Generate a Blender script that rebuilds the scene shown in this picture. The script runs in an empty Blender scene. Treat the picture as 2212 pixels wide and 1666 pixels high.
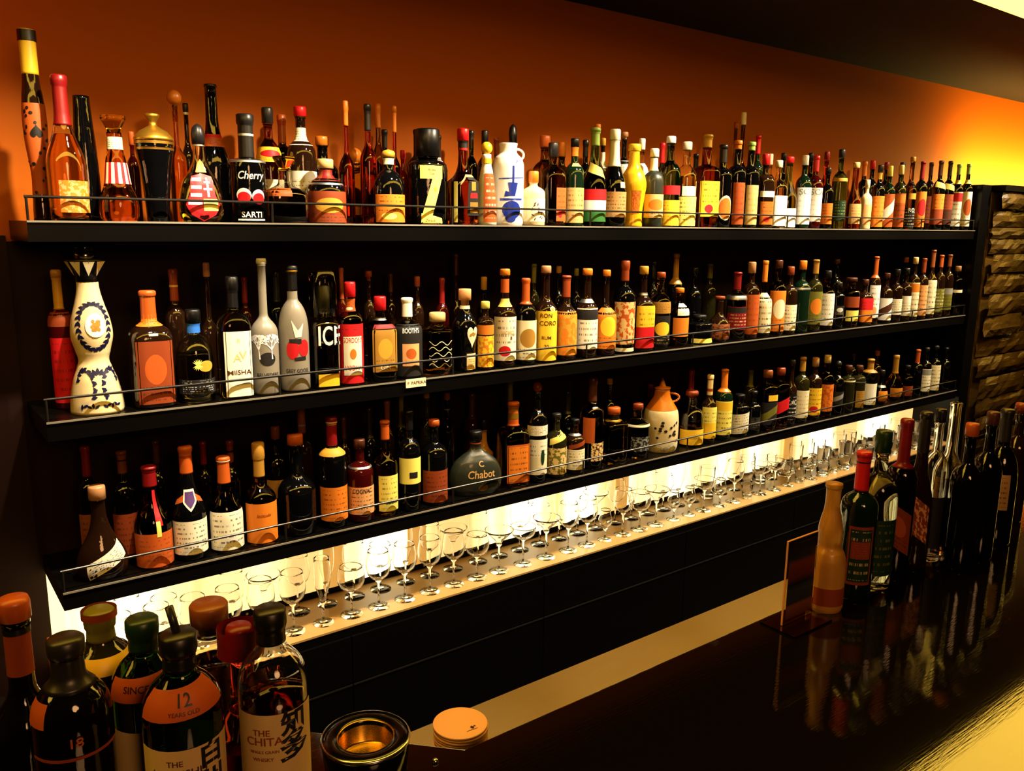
import bpy, math, random
from mathutils import Vector, Matrix
random.seed(7)
PI = math.pi
scene = bpy.context.scene
col = scene.collection
cos, sin = math.cos, math.sin

# ------------------------------------------------------------------ camera
EYE = Vector((0.0, 0.0, 1.70))
CR = Vector((0.79632602, -0.60476371, 0.01121262))
CU = Vector((0.10600935, 0.15779083, 0.98176579))
CF = Vector((0.59550557, 0.78061701, -0.18976355))
FPX = 1800.0
cam_d = bpy.data.cameras.new('camera')
cam_d.sensor_width = 36.0
cam_d.lens = 36.0 * FPX / 2212.0
cam_d.clip_start = 0.02
cam = bpy.data.objects.new('camera', cam_d)
col.objects.link(cam)
cam.matrix_world = Matrix(((CR.x, CU.x, -CF.x, EYE.x), (CR.y, CU.y, -CF.y, EYE.y),
                           (CR.z, CU.z, -CF.z, EYE.z), (0, 0, 0, 1)))
scene.camera = cam

def ray(x, y):
    return CF + CR * ((x - 1106.0) / FPX) - CU * ((y - 833.0) / FPX)
def at_y(x, y, Y):
    d = ray(x, y); return EYE + d * (Y / d.y)
def at_z(x, y, Z):
    d = ray(x, y); return EYE + d * ((Z - EYE.z) / d.z)

# ------------------------------------------------------------------ view, world, lights
scene.view_settings.view_transform = 'Standard'
scene.view_settings.look = 'None'
scene.view_settings.exposure = 0.0
scene.view_settings.gamma = 1.0
scene.view_settings.use_curve_mapping = False
scene.cycles.use_denoising = True
scene.cycles.caustics_refractive = False
scene.cycles.caustics_reflective = False
scene.cycles.sample_clamp_indirect = 4.0
scene.cycles.max_bounces = 14
scene.cycles.transmission_bounces = 12
scene.cycles.glossy_bounces = 5
scene.cycles.diffuse_bounces = 3
world = bpy.data.worlds.new('world'); scene.world = world
world.use_nodes = True
world.node_tree.nodes['Background'].inputs[0].default_value = (0.9, 0.45, 0.2, 1)
world.node_tree.nodes['Background'].inputs[1].default_value = 0.012

def lamp(name, kind, loc, target, energy, color, **kw):
    d = bpy.data.lights.new(name, kind); d.energy = energy; d.color = color
    for k, v in kw.items(): setattr(d, k, v)
    o = bpy.data.objects.new(name, d); col.objects.link(o); o.location = loc
    if target is not None:
        o.rotation_euler = (Vector(target) - Vector(loc)).to_track_quat('-Z', 'Y').to_euler()
    return o
# ceiling downlights in front of the shelves, each tilted a little to the left
NSPOT = 8
for i in range(NSPOT):
    x = 0.62 + i * 0.62
    lamp('ceiling_spot', 'SPOT', (x, 1.58, 2.40), (x - 0.42, 2.16, 1.30), 122.0, (1.0, 0.84, 0.60),
         spot_size=math.radians(74), spot_blend=0.75, shadow_soft_size=0.02)
# red glow on the wall at the left end, and the lamp lying on the stone wall at the right end
lamp('red_wall_spot', 'SPOT', (-0.55, 1.75, 2.42), (-0.45, 2.4, 2.45), 30.0, (1.0, 0.05, 0.0), spot_size=math.radians(110), spot_blend=1.0, shadow_soft_size=0.05)
lamp('stone_top_uplight', 'AREA', (6.0, 2.20, 1.97), (6.0, 2.42, 2.16), 52.0, (1.0, 0.66, 0.14), shape='RECTANGLE', size=2.0, size_y=0.08)
lamp('stone_spot', 'SPOT', (4.55, 1.50, 2.42), (4.95, 2.05, 1.22), 75.0, (1.0, 0.66, 0.18), spot_size=math.radians(27), spot_blend=0.9, shadow_soft_size=0.03)

lamp('room_lamp', 'AREA', (0.2, -1.1, 2.2), (0.5, 0.9, 1.1), 15.0, (1.0, 0.48, 0.18), shape='DISK', size=0.7)  # unseen fill added behind the camera to lift the labels on the bar
for x in (0.62, 1.06, 1.48, 2.0, 2.7):  # unseen fill beams added to brighten the steel counter in patches
    lamp('work_counter_spot', 'SPOT', (x, 1.45, 2.44), (x + .05, .99, .85), 24.0, (1.0, 0.70, 0.32), spot_size=math.radians(17), spot_blend=0.9, shadow_soft_size=0.02)

# ------------------------------------------------------------------ colours and materials
def lin(h):
    h = h.lstrip('#'); v = [int(h[i:i + 2], 16) / 255 for i in (0, 2, 4)]
    return tuple(c / 12.92 if c <= 0.04045 else ((c + 0.055) / 1.055) ** 2.4 for c in v) + (1.0,)
P = dict(white='f4f0e6', cream='eadfb8', paper='f2ead0', buff='d9b977', tan='c79a5c', orange='dd7a1e', dorange='b9541a',
         rust='8c3a16', red='c8161c', dred='7c0d10', yel='efc02a', lemon='f0e06a', gold='c9962f', brass='a87a2c', grn='2f6b2c', lgrn='8fae4e',
         dgrn='123018', blu='1c2f8c', sky='2d6fd0', blk='0a0a0b', char='1e1c1b', brn='4a2412', wood='8a4a20', cork='b9855a',
         grey='8b8b88', silver='c9c9c6', pink='e0a890', purple='4a2a66', olive='6d6a22', peach='e7a468', navy='14163a', amber='b8620e')
_m = {}
def mat(name):
    m = bpy.data.materials.new(name); m.use_nodes = True
    return m, m.node_tree, m.node_tree.nodes['Principled BSDF']
def plain(c, rough=0.45, metal=0.0, coat=0.0, spec=0.5):
    k = ('p', c, rough, metal, coat, spec)
    if k not in _m:
        m, nt, b = mat('paint_' + c)
        b.inputs['Base Color'].default_value = lin(P.get(c, c)); b.inputs['Roughness'].default_value = rough
        b.inputs['Metallic'].default_value = metal; b.inputs['Coat Weight'].default_value = coat
        b.inputs['Specular IOR Level'].default_value = spec
        # slight unevenness of the surface finish
        n = nt.nodes.new('ShaderNodeTexNoise'); n.inputs['Scale'].default_value = 40
        mr = nt.nodes.new('ShaderNodeMapRange'); mr.inputs[3].default_value = rough * 0.8; mr.inputs[4].default_value = min(1, rough * 1.25)
        nt.links.new(n.outputs[0], mr.inputs[0]); nt.links.new(mr.outputs[0], b.inputs['Roughness'])
        _m[k] = m
    return _m[k]
GLS = dict(blk=(0, '050506', .05), brn=(0, '1d0e06', .05), grn=(0, '0b1c0f', .05), olv=(0, '211f0b', .06), dred=(0, '3a0606', .06),
           red=(0, '9c1a0e', .12), wht=(0, 'efebe2', .15), crm=(0, 'e6d2a0', .2), yel=(0, 'f0b41a', .25), pgy=(1, '8c8f78', .02), tan=(0, 'b07a30', .3),
           mgr=(0, '22261a', .38), clr=(1, 'fdfdf8', .0), amb=(1, 'd98a2c', .0), dam=(1, 'a2470f', .0), gold=(1, 'e8d27a', .0),
           grt=(1, '5c8f4a', .0), pgr=(1, '9fc860', .12), ros=(1, 'd8482a', .0), fro=(2, 'a39a88', .34), smk=(1, '8a6a48', .0))
def glass(c):
    k = ('g', c)
    if k not in _m:
        t, h, r = GLS[c]
        m, nt, b = mat('glass_' + c)
        b.inputs['Base Color'].default_value = lin(h); b.inputs['Roughness'].default_value = r
        if t:
            b.inputs['Transmission Weight'].default_value = 1.0 if t == 1 else 0.35
            b.inputs['IOR'].default_value = 1.45
        else:
            b.inputs['Coat Weight'].default_value = 0.3; b.inputs['Coat Roughness'].default_value = 0.03
            n = nt.nodes.new('ShaderNodeTexNoise'); n.inputs['Scale'].default_value = 9
            bp = nt.nodes.new('ShaderNodeBump'); bp.inputs['Strength'].default_value = 0.06; bp.inputs['Distance'].default_value = 0.01
            nt.links.new(n.outputs[0], bp.inputs['Height']); nt.links.new(bp.outputs[0], b.inputs['Normal'])
        _m[k] = m
    return _m[k]
def liquid_mat(h):
    k = ('l', h)
    if k not in _m:
        m, nt, b = mat('liquor_' + h)
        b.inputs['Base Color'].default_value = lin(P.get(h, h)); b.inputs['Roughness'].default_value = 0.0
        b.inputs['Transmission Weight'].default_value = 1.0; b.inputs['IOR'].default_value = 1.36
        _m[k] = m
    return _m[k]
def mth(nt, op, a, b=None, c=None):
    n = nt.nodes.new('ShaderNodeMath'); n.operation = op
    for i, v in enumerate((a, b, c)):
        if v is None: continue
        if isinstance(v, (int, float)): n.inputs[i].default_value = v
        else: nt.links.new(v, n.inputs[i])
    return n.outputs[0]
def mix(nt, f, a, b):
    n = nt.nodes.new('ShaderNodeMix'); n.data_type = 'RGBA'
    if isinstance(f, (int, float)): n.inputs[0].default_value = f
    else: nt.links.new(f, n.inputs[0])
    for i, v in ((6, a), (7, b)):
        if isinstance(v, tuple): n.inputs[i].default_value = v
        else: nt.links.new(v, n.inputs[i])
    return n.outputs[2]
def label_mat(base, style='lines', acc=None):
    """printed paper: the print lives in the label's own UV space"""
    k = ('lab', base, style, acc)
    if k in _m: return _m[k]
    m, nt, b = mat('label_' + base + '_' + style)
    B = lin(P.get(base, base)); A = lin(P.get(acc or 'brn', acc or 'brn'))
    uv = nt.nodes.new('ShaderNodeUVMap'); sx = nt.nodes.new('ShaderNodeSeparateXYZ'); nt.links.new(uv.outputs[0], sx.inputs[0])
    u, v = sx.outputs[0], sx.outputs[1]
    c = B
    def rng(x, lo, hi): return mth(nt, 'MULTIPLY', mth(nt, 'GREATER_THAN', x, lo), mth(nt, 'LESS_THAN', x, hi))
    def lines(rows, lo=0.08, hi=0.92, dens=0.5):
        vr = mth(nt, 'MULTIPLY', v, rows)
        cb = nt.nodes.new('ShaderNodeCombineXYZ')
        nt.links.new(mth(nt, 'MULTIPLY', u, 26), cb.inputs[0]); nt.links.new(mth(nt, 'MULTIPLY', mth(nt, 'FLOOR', vr), 3.7), cb.inputs[1])
        nz = nt.nodes.new('ShaderNodeTexNoise'); nz.inputs['Scale'].default_value = 1.0; nz.inputs['Detail'].default_value = 0
        nt.links.new(cb.outputs[0], nz.inputs['Vector'])
        w = mth(nt, 'GREATER_THAN', nz.outputs[0], dens)
        row = rng(mth(nt, 'FRACT', vr), 0.32, 0.66)
        return mth(nt, 'MULTIPLY', mth(nt, 'MULTIPLY', w, row), mth(nt, 'MULTIPLY', rng(u, 0.12, 0.88), rng(v, lo, hi)))
    def ell(cx, cy, rx, ry):
        a = mth(nt, 'POWER', mth(nt, 'DIVIDE', mth(nt, 'SUBTRACT', u, cx), rx), 2)
        d = mth(nt, 'POWER', mth(nt, 'DIVIDE', mth(nt, 'SUBTRACT', v, cy), ry), 2)
        return mth(nt, 'LESS_THAN', mth(nt, 'ADD', a, d), 1.0)
    ink = lin('3a2412') if sum(B[:3]) > 0.25 else lin('d8c690')
    if style == 'lines':
        c = mix(nt, mth(nt, 'MULTIPLY', lines(7), 0.75), B, A if acc else ink)
    elif style == 'band':
        c = mix(nt, rng(v, 0.72, 0.97), mix(nt, mth(nt, 'MULTIPLY', lines(7, .08, .66), 0.7), B, ink), A)
    elif style == 'oval':
        c = mix(nt, ell(.5, .55, .3, .24), mix(nt, mth(nt, 'MULTIPLY', lines(9, .05, .28), 0.7), B, ink), A)
    elif style == 'dot':
        c = mix(nt, ell(.4, .22, .2, .12), mix(nt, mth(nt, 'MULTIPLY', lines(6, .4, .92), 0.7), B, ink), A)
    elif style == 'frame':
        e = mth(nt, 'SUBTRACT', 1.0, mth(nt, 'MULTIPLY', rng(u, .06, .94), rng(v, .05, .95)))
        c = mix(nt, e, mix(nt, mth(nt, 'MULTIPLY', lines(7), 0.7), B, ink), A)
    elif style == 'diag':
        d = rng(mth(nt, 'SUBTRACT', v, mth(nt, 'MULTIPLY', u, 0.5)), .1, .45)
        c = mix(nt, d, B, A)
    elif style == 'half':
        c = mix(nt, mth(nt, 'LESS_THAN', v, .5), mix(nt, mth(nt, 'MULTIPLY', lines(8), 0.6), B, ink), A)
    elif style == 'stripes':
        c = mix(nt, mth(nt, 'GREATER_THAN', mth(nt, 'FRACT', mth(nt, 'MULTIPLY', u, 5)), .5), B, A)
    elif style == 'tri':
        c = mix(nt, rng(v, .66, 1.1), mix(nt, mth(nt, 'LESS_THAN', v, .33), B, lin(P['grn'])), A)
    elif style == 'pat':
        nz = nt.nodes.new('ShaderNodeTexNoise'); nz.inputs['Scale'].default_value = 7; nz.inputs['Detail'].default_value = 3
        nt.links.new(uv.outputs[0], nz.inputs['Vector'])
        c = mix(nt, mth(nt, 'GREATER_THAN', nz.outputs[0], .52), B, A)
    if isinstance(c, tuple): b.inputs['Base Color'].default_value = c
    else: nt.links.new(c, b.inputs['Base Color'])
    b.inputs['Roughness'].default_value = 0.55
    b.inputs['Specular IOR Level'].default_value = 0.3
    _m[k] = m
    return m

# ------------------------------------------------------------------ mesh helpers
def mesh_obj(name, vs, fs, m, parent=None, smooth=True, uvs=None, loc=None):
    me = bpy.data.meshes.new(name); me.from_pydata([tuple(v) for v in vs], [], fs)
    if smooth: me.polygons.foreach_set('use_smooth', [True] * len(me.polygons))
    if uvs:
        l = me.uv_layers.new(name='UVMap')
        for lp in me.loops: l.data[lp.index].uv = uvs[lp.vertex_index]
    if m is not None: me.materials.append(m)
    o = bpy.data.objects.new(name, me); col.objects.link(o)
    if parent is not None: o.parent = parent
    if loc is not None: o.location = loc
    return o
class MB:
    def __init__(s): s.v = []; s.f = []
    def box(s, x0, x1, y0, y1, z0, z1):
        n = len(s.v)
        s.v += [(x, y, z) for z in (z0, z1) for y in (y0, y1) for x in (x0, x1)]
        s.f += [tuple(n + i for i in q) for q in ((0, 2, 3, 1), (4, 5, 7, 6), (0, 1, 5, 4), (2, 6, 7, 3), (0, 4, 6, 2), (1, 3, 7, 5))]
        return s
    def prism(s, pts, z0, z1):
        n = len(s.v); k = len(pts)
        s.v += [(x, y, z0) for x, y in pts] + [(x, y, z1) for x, y in pts]
        s.f += [tuple(n + i for i in reversed(range(k))), tuple(n + k + i for i in range(k))]
        s.f += [(n + i, n + (i + 1) % k, n + k + (i + 1) % k, n + k + i) for i in range(k)]
        return s
    def tube(s, a, b, r, seg=10):
        a, b = Vector(a), Vector(b); d = (b - a).normalized()
        p = d.orthogonal().normalized(); q = d.cross(p); n = len(s.v)
        for c in (a, b): s.v += [tuple(c + p * r * cos(2 * PI * i / seg) + q * r * sin(2 * PI * i / seg)) for i in range(seg)]
        s.f += [(n + i, n + (i + 1) % seg, n + seg + (i + 1) % seg, n + seg + i) for i in range(seg)]
        s.f += [tuple(n + i for i in reversed(range(seg))), tuple(n + seg + i for i in range(seg))]
        return s
    def lathe(s, pts, seg=32, n_exp=None, dy=1.0, close=True, c=(0, 0)):
        """pts: list of (z, r[, exponent]); open ends are capped"""
        n = len(s.v)
        for p in pts:
            z, r = p[0], p[1]; e = p[2] if len(p) > 2 else 2.0
            for i in range(seg):
                t = 2 * PI * i / seg; k = sup(t, e)
                s.v.append((c[0] + r * k * sin(t), c[1] - r * k * cos(t) * dy, z))
        for j in range(len(pts) - 1):
            for i in range(seg):
                a, b = n + j * seg + i, n + j * seg + (i + 1) % seg
                s.f.append((a, b, b + seg, a + seg))
        if close:
            s.f.append(tuple(n + i for i in reversed(range(seg))))
            m_ = n + (len(pts) - 1) * seg
            s.f.append(tuple(m_ + i for i in range(seg)))
        return s
    def build(s, name, m, parent=None, smooth=False, loc=None):
        return mesh_obj(name, s.v, s.f, m, parent, smooth, None, loc)
def sup(t, e):
    if e == 2.0: return 1.0
    return (abs(cos(t)) ** e + abs(sin(t)) ** e) ** (-1.0 / e)
def bevel(o, w, seg=2):
    b = o.modifiers.new('bevel', 'BEVEL'); b.width = w; b.segments = seg; b.limit_method = 'ANGLE'; return o
def tag(o, label=None, cat=None, group=None, kind=None):
    if label: o['label'] = label
    if cat: o['category'] = cat
    if group: o['group'] = group
    if kind: o['kind'] = kind
    return o
def empty(name, loc, rz=0.0):
    o = bpy.data.objects.new(name, None); o.empty_display_size = 0.03; col.objects.link(o)
    o.location = loc; o.rotation_euler = (0, 0, rz); return o
def catmull(pts, n=6):
    out = []
    for i in range(len(pts) - 1):
        p0, p1, p2, p3 = pts[max(0, i - 1)], pts[i], pts[i + 1], pts[min(len(pts) - 1, i + 2)]
        for k in range(n):
            t = k / n
            r = 0.5 * (2 * p1[1] + (p2[1] - p0[1]) * t + (2 * p0[1] - 5 * p1[1] + 4 * p2[1] - p3[1]) * t * t + (3 * p1[1] - p0[1] - 3 * p2[1] + p3[1]) * t ** 3)
            out.append((p1[0] + (p2[0] - p1[0]) * t, max(r, 0.01)))
    out.append(pts[-1]); return out

# ------------------------------------------------------------------ bottles
SH = dict(std=(.58, .74, .35, .75), bord=(.62, .73, .37, .8), slope=(.38, .80, .36, .35), tall=(.52, .70, .36, .5),
          cyl=(.68, .78, .42, .85), squat=(.42, .62, .34, .55), dome=(.45, .74, .34, .85), flat=(.56, .60, .42, .9), cone=(.45, .70, .34, .1),
          box=(.60, .68, .40, .8), long=(.44, .60, .30, .6), mini=(.60, .72, .46, .6), hak=(.70, .87, .40, .7), ztop=(.62, .68, .52, .9), strt=(.97, .985, .9, .9))
CU_ = dict(
    curvy=[(0, .8), (.1, .75), (.25, .66), (.42, .95), (.55, 1), (.66, .88), (.72, .74), (.78, .68), (1, .66)],
    taper=[(0, 1), (.3, .97), (.6, .86), (.85, .70), (1, .62)],
    bell=[(0, .85), (.04, .97), (.12, 1), (.22, .95), (.34, .70), (.5, .58), (.6, .5), (.68, .40), (.75, .38), (1, .38)],
    urn=[(0, .60), (.03, .62), (.2, .68), (.5, .84), (.60, .95), (.68, 1.02), (.70, 1.02), (1, 1)],
    crest=[(0, .72), (.05, .93), (.16, 1.0), (.3, .92), (.42, .78), (.52, .5), (.62, .3), (.72, .24), (1, .23)],
    azul=[(0, 1), (.1, .94), (.2, .80), (.28, .62), (.315, .56), (.36, .63), (.46, .77), (.56, .70), (.66, .52), (.74, .41), (.8, .40), (1, .4)],
    chabot=[(0, .82), (.08, .95), (.22, 1), (.38, .95), (.52, .78), (.62, .5), (.69, .27), (.74, .2), (1, .2)],
    henn=[(0, .85), (.06, .97), (.16, 1), (.3, .86), (.45, .55), (.56, .38), (.66, .30), (.8, .28), (1, .28)],
    jug=[(0, .88), (.06, .96), (.4, 1), (.55, .92), (.66, .66), (.74, .46), (.80, .42), (1, .42)],
    heart=[(0, .8), (.3, .84), (.46, .95), (.54, .98), (.62, .85), (.68, .6), (.74, .40), (.80, .34), (1, .34)],
    delft=[(0, .92), (.03, .97), (.5, 1), (.74, .99), (.82, .85), (.87, .60), (.90, .54), (.96, .56), (1, .6)],
    horn=[(0, 1), (.3, .93), (.55, .72), (.66, .58), (.72, .46), (1, .4)],
    swirl=[(0, .78), (.15, .74), (.38, .90), (.52, 1), (.64, .82), (.72, .52), (.80, .42), (1, .40)],
    milk=[(0, .93), (.03, 1), (.3, 1), (.40, .97), (.46, .84), (.50, .66), (.55, .66), (.64, .66), (.72, .56), (.80, .43), (.90, .40), (.955, .41), (.965, .46), (1, .46)],
    hour=[(0, .95), (.2, 1), (.42, .9), (.56, .55), (.66, .40), (.8, .36), (1, .36)],
    ball=[(0, .5), (.06, .8), (.2, 1), (.35, .97), (.48, .72), (.58, .42), (.66, .32), (1, .32)],
    wick=[(0, .85), (.1, 1), (.36, 1), (.48, .8), (.56, .48), (.64, .34), (1, .33)])
def profile(shape, zc):
    """(z, r, blend) up to the mouth; blend 0 = body cross-section, 1 = round"""
    if shape in CU_:
        pts = [p for p in catmull(CU_[shape]) if p[0] < zc - .004]
        last = pts[-1][1]
        return [(z, r, 0.0) for z, r in pts] + [(zc, last, 0.0)]
    z1, z2, rn, k = SH[shape]
    o = [(0, .84, 0), (.006, .95, 0), (.018, 1, 0)] + [(z1 * t, 1, 0) for t in (.3, .6, .85)]
    p = ((1, z1), (1, z1 + k * (z2 - z1)), (rn, z2 - (1 - k) * .9 * (z2 - z1)), (rn, z2))
    for i in range(11):
        t = i / 10; a = (1 - t) ** 3; b = 3 * t * (1 - t) ** 2; c = 3 * t * t * (1 - t); d = t ** 3
        o.append((a * p[0][1] + b * p[1][1] + c * p[2][1] + d * p[3][1], a * p[0][0] + b * p[1][0] + c * p[2][0] + d * p[3][0], min(1, t * 1.3)))
    zz = z2 + (zc - z2) * .5
    o += [(zz, rn * .96, 1), (zc - .022, rn * .95, 1), (zc - .02, rn * 1.08, 1), (zc - .004, rn * 1.08, 1), (zc, rn * 1.0, 1)]
    return o
_txt = {}
def text2d(s, shear=0.0):
    if (s, shear) in _txt: return _txt[(s, shear)]
    cu = bpy.data.curves.new('t', 'FONT'); cu.body = s; cu.size = 1.0; cu.align_x = 'CENTER'; cu.align_y = 'CENTER'
    cu.resolution_u = 3; cu.shear = shear; cu.offset = 0.012 if s.isascii() else 0.03
    o = bpy.data.objects.new('t', cu); col.objects.link(o)
    me = bpy.data.meshes.new_from_object(o)
    r = ([(v.co.x, v.co.y) for v in me.vertices], [tuple(p.vertices) for p in me.polygons])
    bpy.data.objects.remove(o); bpy.data.curves.remove(cu); bpy.data.meshes.remove(me)
    _txt[(s, shear)] = r
    return r
def shape2d(kind, **k):
    """flat outlines as triangle fans with rings, so that they can wrap"""
    if kind == 'ell': out = [(cos(2 * PI * i / 20), sin(2 * PI * i / 20)) for i in range(20)]
    elif kind == 'leaf': out = [(sin(PI * i / 8) * .5, i / 8 - .5) for i in range(9)] + [(-sin(PI * i / 8) * .5, i / 8 - .5) for i in range(7, 0, -1)]
    elif kind == 'heart': out = [(16 * sin(t) ** 3 / 17, (13 * cos(t) - 5 * cos(2 * t) - 2 * cos(3 * t) - cos(4 * t)) / 17) for t in [2 * PI * i / 28 for i in range(28)]]
    elif kind == 'poly':
        q = k['pts']; out = []
        for a, c in zip(q, q[1:] + q[:1]): out += [(a[0] + (c[0] - a[0]) * i / 6, a[1] + (c[1] - a[1]) * i / 6) for i in range(6)]
    n = len(out); cx = sum(p[0] for p in out) / n; cy = sum(p[1] for p in out) / n
    vs = [(cx, cy)]; fs = []
    for j in (1, 2, 3, 4): vs += [(cx + (x - cx) * j / 4, cy + (y - cy) * j / 4) for x, y in out]
    for i in range(n): fs.append((0, 1 + i, 1 + (i + 1) % n))
    for j in (0, 1, 2):
        for i in range(n): fs.append((1 + j * n + i, 1 + j * n + n + i, 1 + j * n + n + (i + 1) % n, 1 + j * n + (i + 1) % n))
    return vs, fs
class Bottle:
    """one bottle: an Empty at its base that parents glass, cap, labels, print"""
    def __init__(s, name, loc, R, H, shape, gl, zc=.88, rz=0.0, e=2.0, dy=1.0, seg=28, liq=None):
        s.R, s.H, s.e, s.dy = R, H, e, dy
        s.root = empty(name, loc, rz); s.pf = profile(shape, zc); s.zc = zc
        pts = [(z * H, r * R, e + (2.0 - e) * b) for z, r, b in s.pf]
        s.seg = seg
        if gl == 'clr' and liq is not None:
            t = 0.0022
            zt, rt, et = pts[-1]
            pts2 = pts[:-1] + [(zt - .0006, rt, et), (zt, rt - .0004, et)]
            inner = [(zt, rt - t + .0004, et), (zt - .0006, rt - t, et)] + [(max(z, 0.006), max(r - t, .002), ee) for z, r, ee in reversed(pts[:-1])]
            m = MB(); m.lathe(pts2 + inner[:-2], seg, dy=dy, close=False)
            # close the outer and the inner floor
            m.f.append(tuple(reversed(range(seg)))); k = len(m.v) - seg; m.f.append(tuple(k + i for i in range(seg)))
            s.body = m.build('bottle_glass', glass('clr'), s.root, True)
            lz = liq[1] * H
            lp = [(max(z, 0.0068), max(r - t - .0004, .0015), ee) for z, r, ee in pts if z < lz and z > .001]
            lr = s.r_at(lz / H) - t - .0004
            lp.append((lz, max(lr, .001), lp[-1][2]))
            m = MB(); m.lathe(lp, seg, dy=dy); m.build('liquor', liquid_mat(liq[0]), s.root, True)
        else:
            m = MB(); m.lathe(pts, seg, dy=dy); s.body = m.build('bottle_glass', glass(gl), s.root, True)
        s.last = s.body
    def r_at(s, z):
        p = s.pf
        for a, b in zip(p, p[1:]):
            if a[0] <= z <= b[0]:
                t = 0 if b[0] == a[0] else (z - a[0]) / (b[0] - a[0]); return (a[1] + (b[1] - a[1]) * t) * s.R
        return p[-1][1] * s.R if z > 0 else p[0][1] * s.R
    def bl(s, z):
        for a, b in zip(s.pf, s.pf[1:]):
            if a[0] <= z <= b[0]:
                t = 0 if b[0] == a[0] else (z - a[0]) / (b[0] - a[0]); return a[2] + (b[2] - a[2]) * t
        return 1.0
    def surf(s, t, z, off=0.0):
        """t: angle from the front, z: fraction of the height"""
        r = s.r_at(z); e = s.e + (2.0 - s.e) * s.bl(z); k = sup(t, e)
        return ((r * k + off) * sin(t), -(r * k + off) * cos(t) * (s.dy if s.dy != 1 else 1), z * s.H)
    def label(s, c, z0, z1, ha=62, style='lines', acc=None, name='label', off=.0007, a0=0, tilt=0.0):
        if s.e == 2.0 and 58 <= ha <= 70 and a0 == 0: ha = min(ha * 1.2, 77)
        nt_, nz = max(6, int(ha / 6)), max(3, int((z1 - z0) * 24)); vs, uvs, fs = [], [], []
        for j in range(nz + 1):
            for i in range(nt_ + 1):
                u, v = i / nt_, j / nz; t = math.radians(a0 + (2 * u - 1) * ha)
                vs.append(s.surf(t, z0 + (z1 - z0) * v + tilt * (u - .5), off)); uvs.append((u, v))
        for j in range(nz):
            for i in range(nt_):
                a = j * (nt_ + 1) + i; fs.append((a, a + 1, a + nt_ + 2, a + nt_ + 1))
        s.last = mesh_obj(name, vs, fs, label_mat(c, style, acc), s.root, True, uvs)
        return s.last
    def wrap(s, items, m, name, off=.0013, parent=None):
        """items: (verts2d, faces, sx, sy, cx(m along arc), cz(fraction), rot)"""
        vs, fs = [], []
        for v2, f2, sx, sy, cx, cz, rot in items:
            n = len(vs); R0 = max(s.r_at(cz), .004); cr, sr = cos(rot), sin(rot)
            for x, y in v2:
                x, y = x * sx, y * sy; x, y = x * cr - y * sr, x * sr + y * cr
                vs.append(s.surf((x + cx) / R0, cz + y / s.H, off))
            fs += [tuple(n + i for i in f) for f in f2]
        return mesh_obj(name, vs, fs, m, parent or s.root, False)
    def text(s, t, z, size, c, dx=0.0, shear=0.0, stretch=1.0, parent=None, rot=0.0, off=.0013):
        v, f = text2d(t, shear)
        return s.wrap([(v, f, size * s.H * stretch, size * s.H, dx * s.R, z, rot)], plain(c, .5), 'lettering', off, parent or s.last)
    def cap(s, style, c, metal=0.0, rough=.35):
        H, z0 = s.H, s.zc; r = s.r_at(z0 - .001); m = MB(); mm = plain(c, rough, metal)
        nm = 'cap'
        if style == 's': p = [(z0 - .004, r * 1.12), (z0 - .002, r * 1.2), (.985, r * 1.2), (1, r * 1.08)]
        elif style == 'c': p = [(z0 - .004, r * .85), (z0 + (1 - z0) * .3, r * .9), (z0 + (1 - z0) * .32, r * 1.4), (.985, r * 1.42), (1, r * 1.3)]; nm = 'stopper'
        elif style == 'b':
            rr = (1 - z0) * H / 2 * .95; p = [(z0 - .01, r * .8)] + [(z0 + (1 - z0) * (.5 - .5 * cos(PI * i / 12)), max(rr * sin(PI * i / 12), r * .5 if i < 6 else .0008)) for i in range(1, 13)]; nm = 'stopper'
        elif style == 'd': p = [(z0 - .004, r * 1.15), (z0 + (1 - z0) * .5, r * 1.25), (z0 + (1 - z0) * .8, r * 1.0), (.99, r * .5), (1, r * .08)]
        elif style == 'g': p = [(z0 - .01, r * .8), (z0 + (1 - z0) * .2, r * .95), (.97, r * 1.7), (1, r * 1.65)]; nm = 'stopper'; mm = glass('gold')
        elif style[0] == 'f':
            zf = float(style[1:]); p = []; zz = zf; k = 0
            while zz < z0: p.append((zz, s.r_at(zz) + .0009)); zz += .012
            p += [(z0 - .002, s.r_at(z0 - .01) + .0014), (.99, r * 1.08 + .001), (1, r * .95)]; nm = 'foil_capsule'
        elif style == 'lid':
            p = [(z0 - .02, r * 1.03), (z0, r * 1.05), (z0 + .02, r * .98), (z0 + .07, r * .72), (z0 + .10, r * .40), (z0 + .12, r * .22), (.93, r * .22), (.965, r * .36), (.99, r * .40), (1, r * .3)]; nm = 'lid'; 
        elif style == 'hat':
            p = [(z0 - .02, r * 1.03), (z0 + .02, r * 1.0), (.85, r * 1.12), (.895, r * 1.78), (.905, r * 1.82), (.912, r * 1.78), (.915, r * 1.15)]; nm = 'stopper'
        elif style == 'cone':
            p = [(z0 - .004, r * .9), (z0 + .01, r * 1.1), (z0 + .03, r * 1.1), (z0 + .04, r * .5), (z0 + .08, r * .35), (1, r * .06)]; nm = 'stopper'
        q = [(z * H, rr) for z, rr in p]
        m.lathe(q, max(16, s.seg // 2)); o = m.build(nm, mm, s.root, True)
        s.capo = o
        return o
    def band(s, c, z0, z1, metal=0.0, name='neck_band', off=.0012, rough=.4):
        m = MB(); n = 5
        m.lathe([((z0 + (z1 - z0) * i / n) * s.H, s.r_at(z0 + (z1 - z0) * i / n) + off) for i in range(n + 1)], s.seg, close=False)
        return m.build(name, plain(c, rough, metal), s.root, True)

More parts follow.
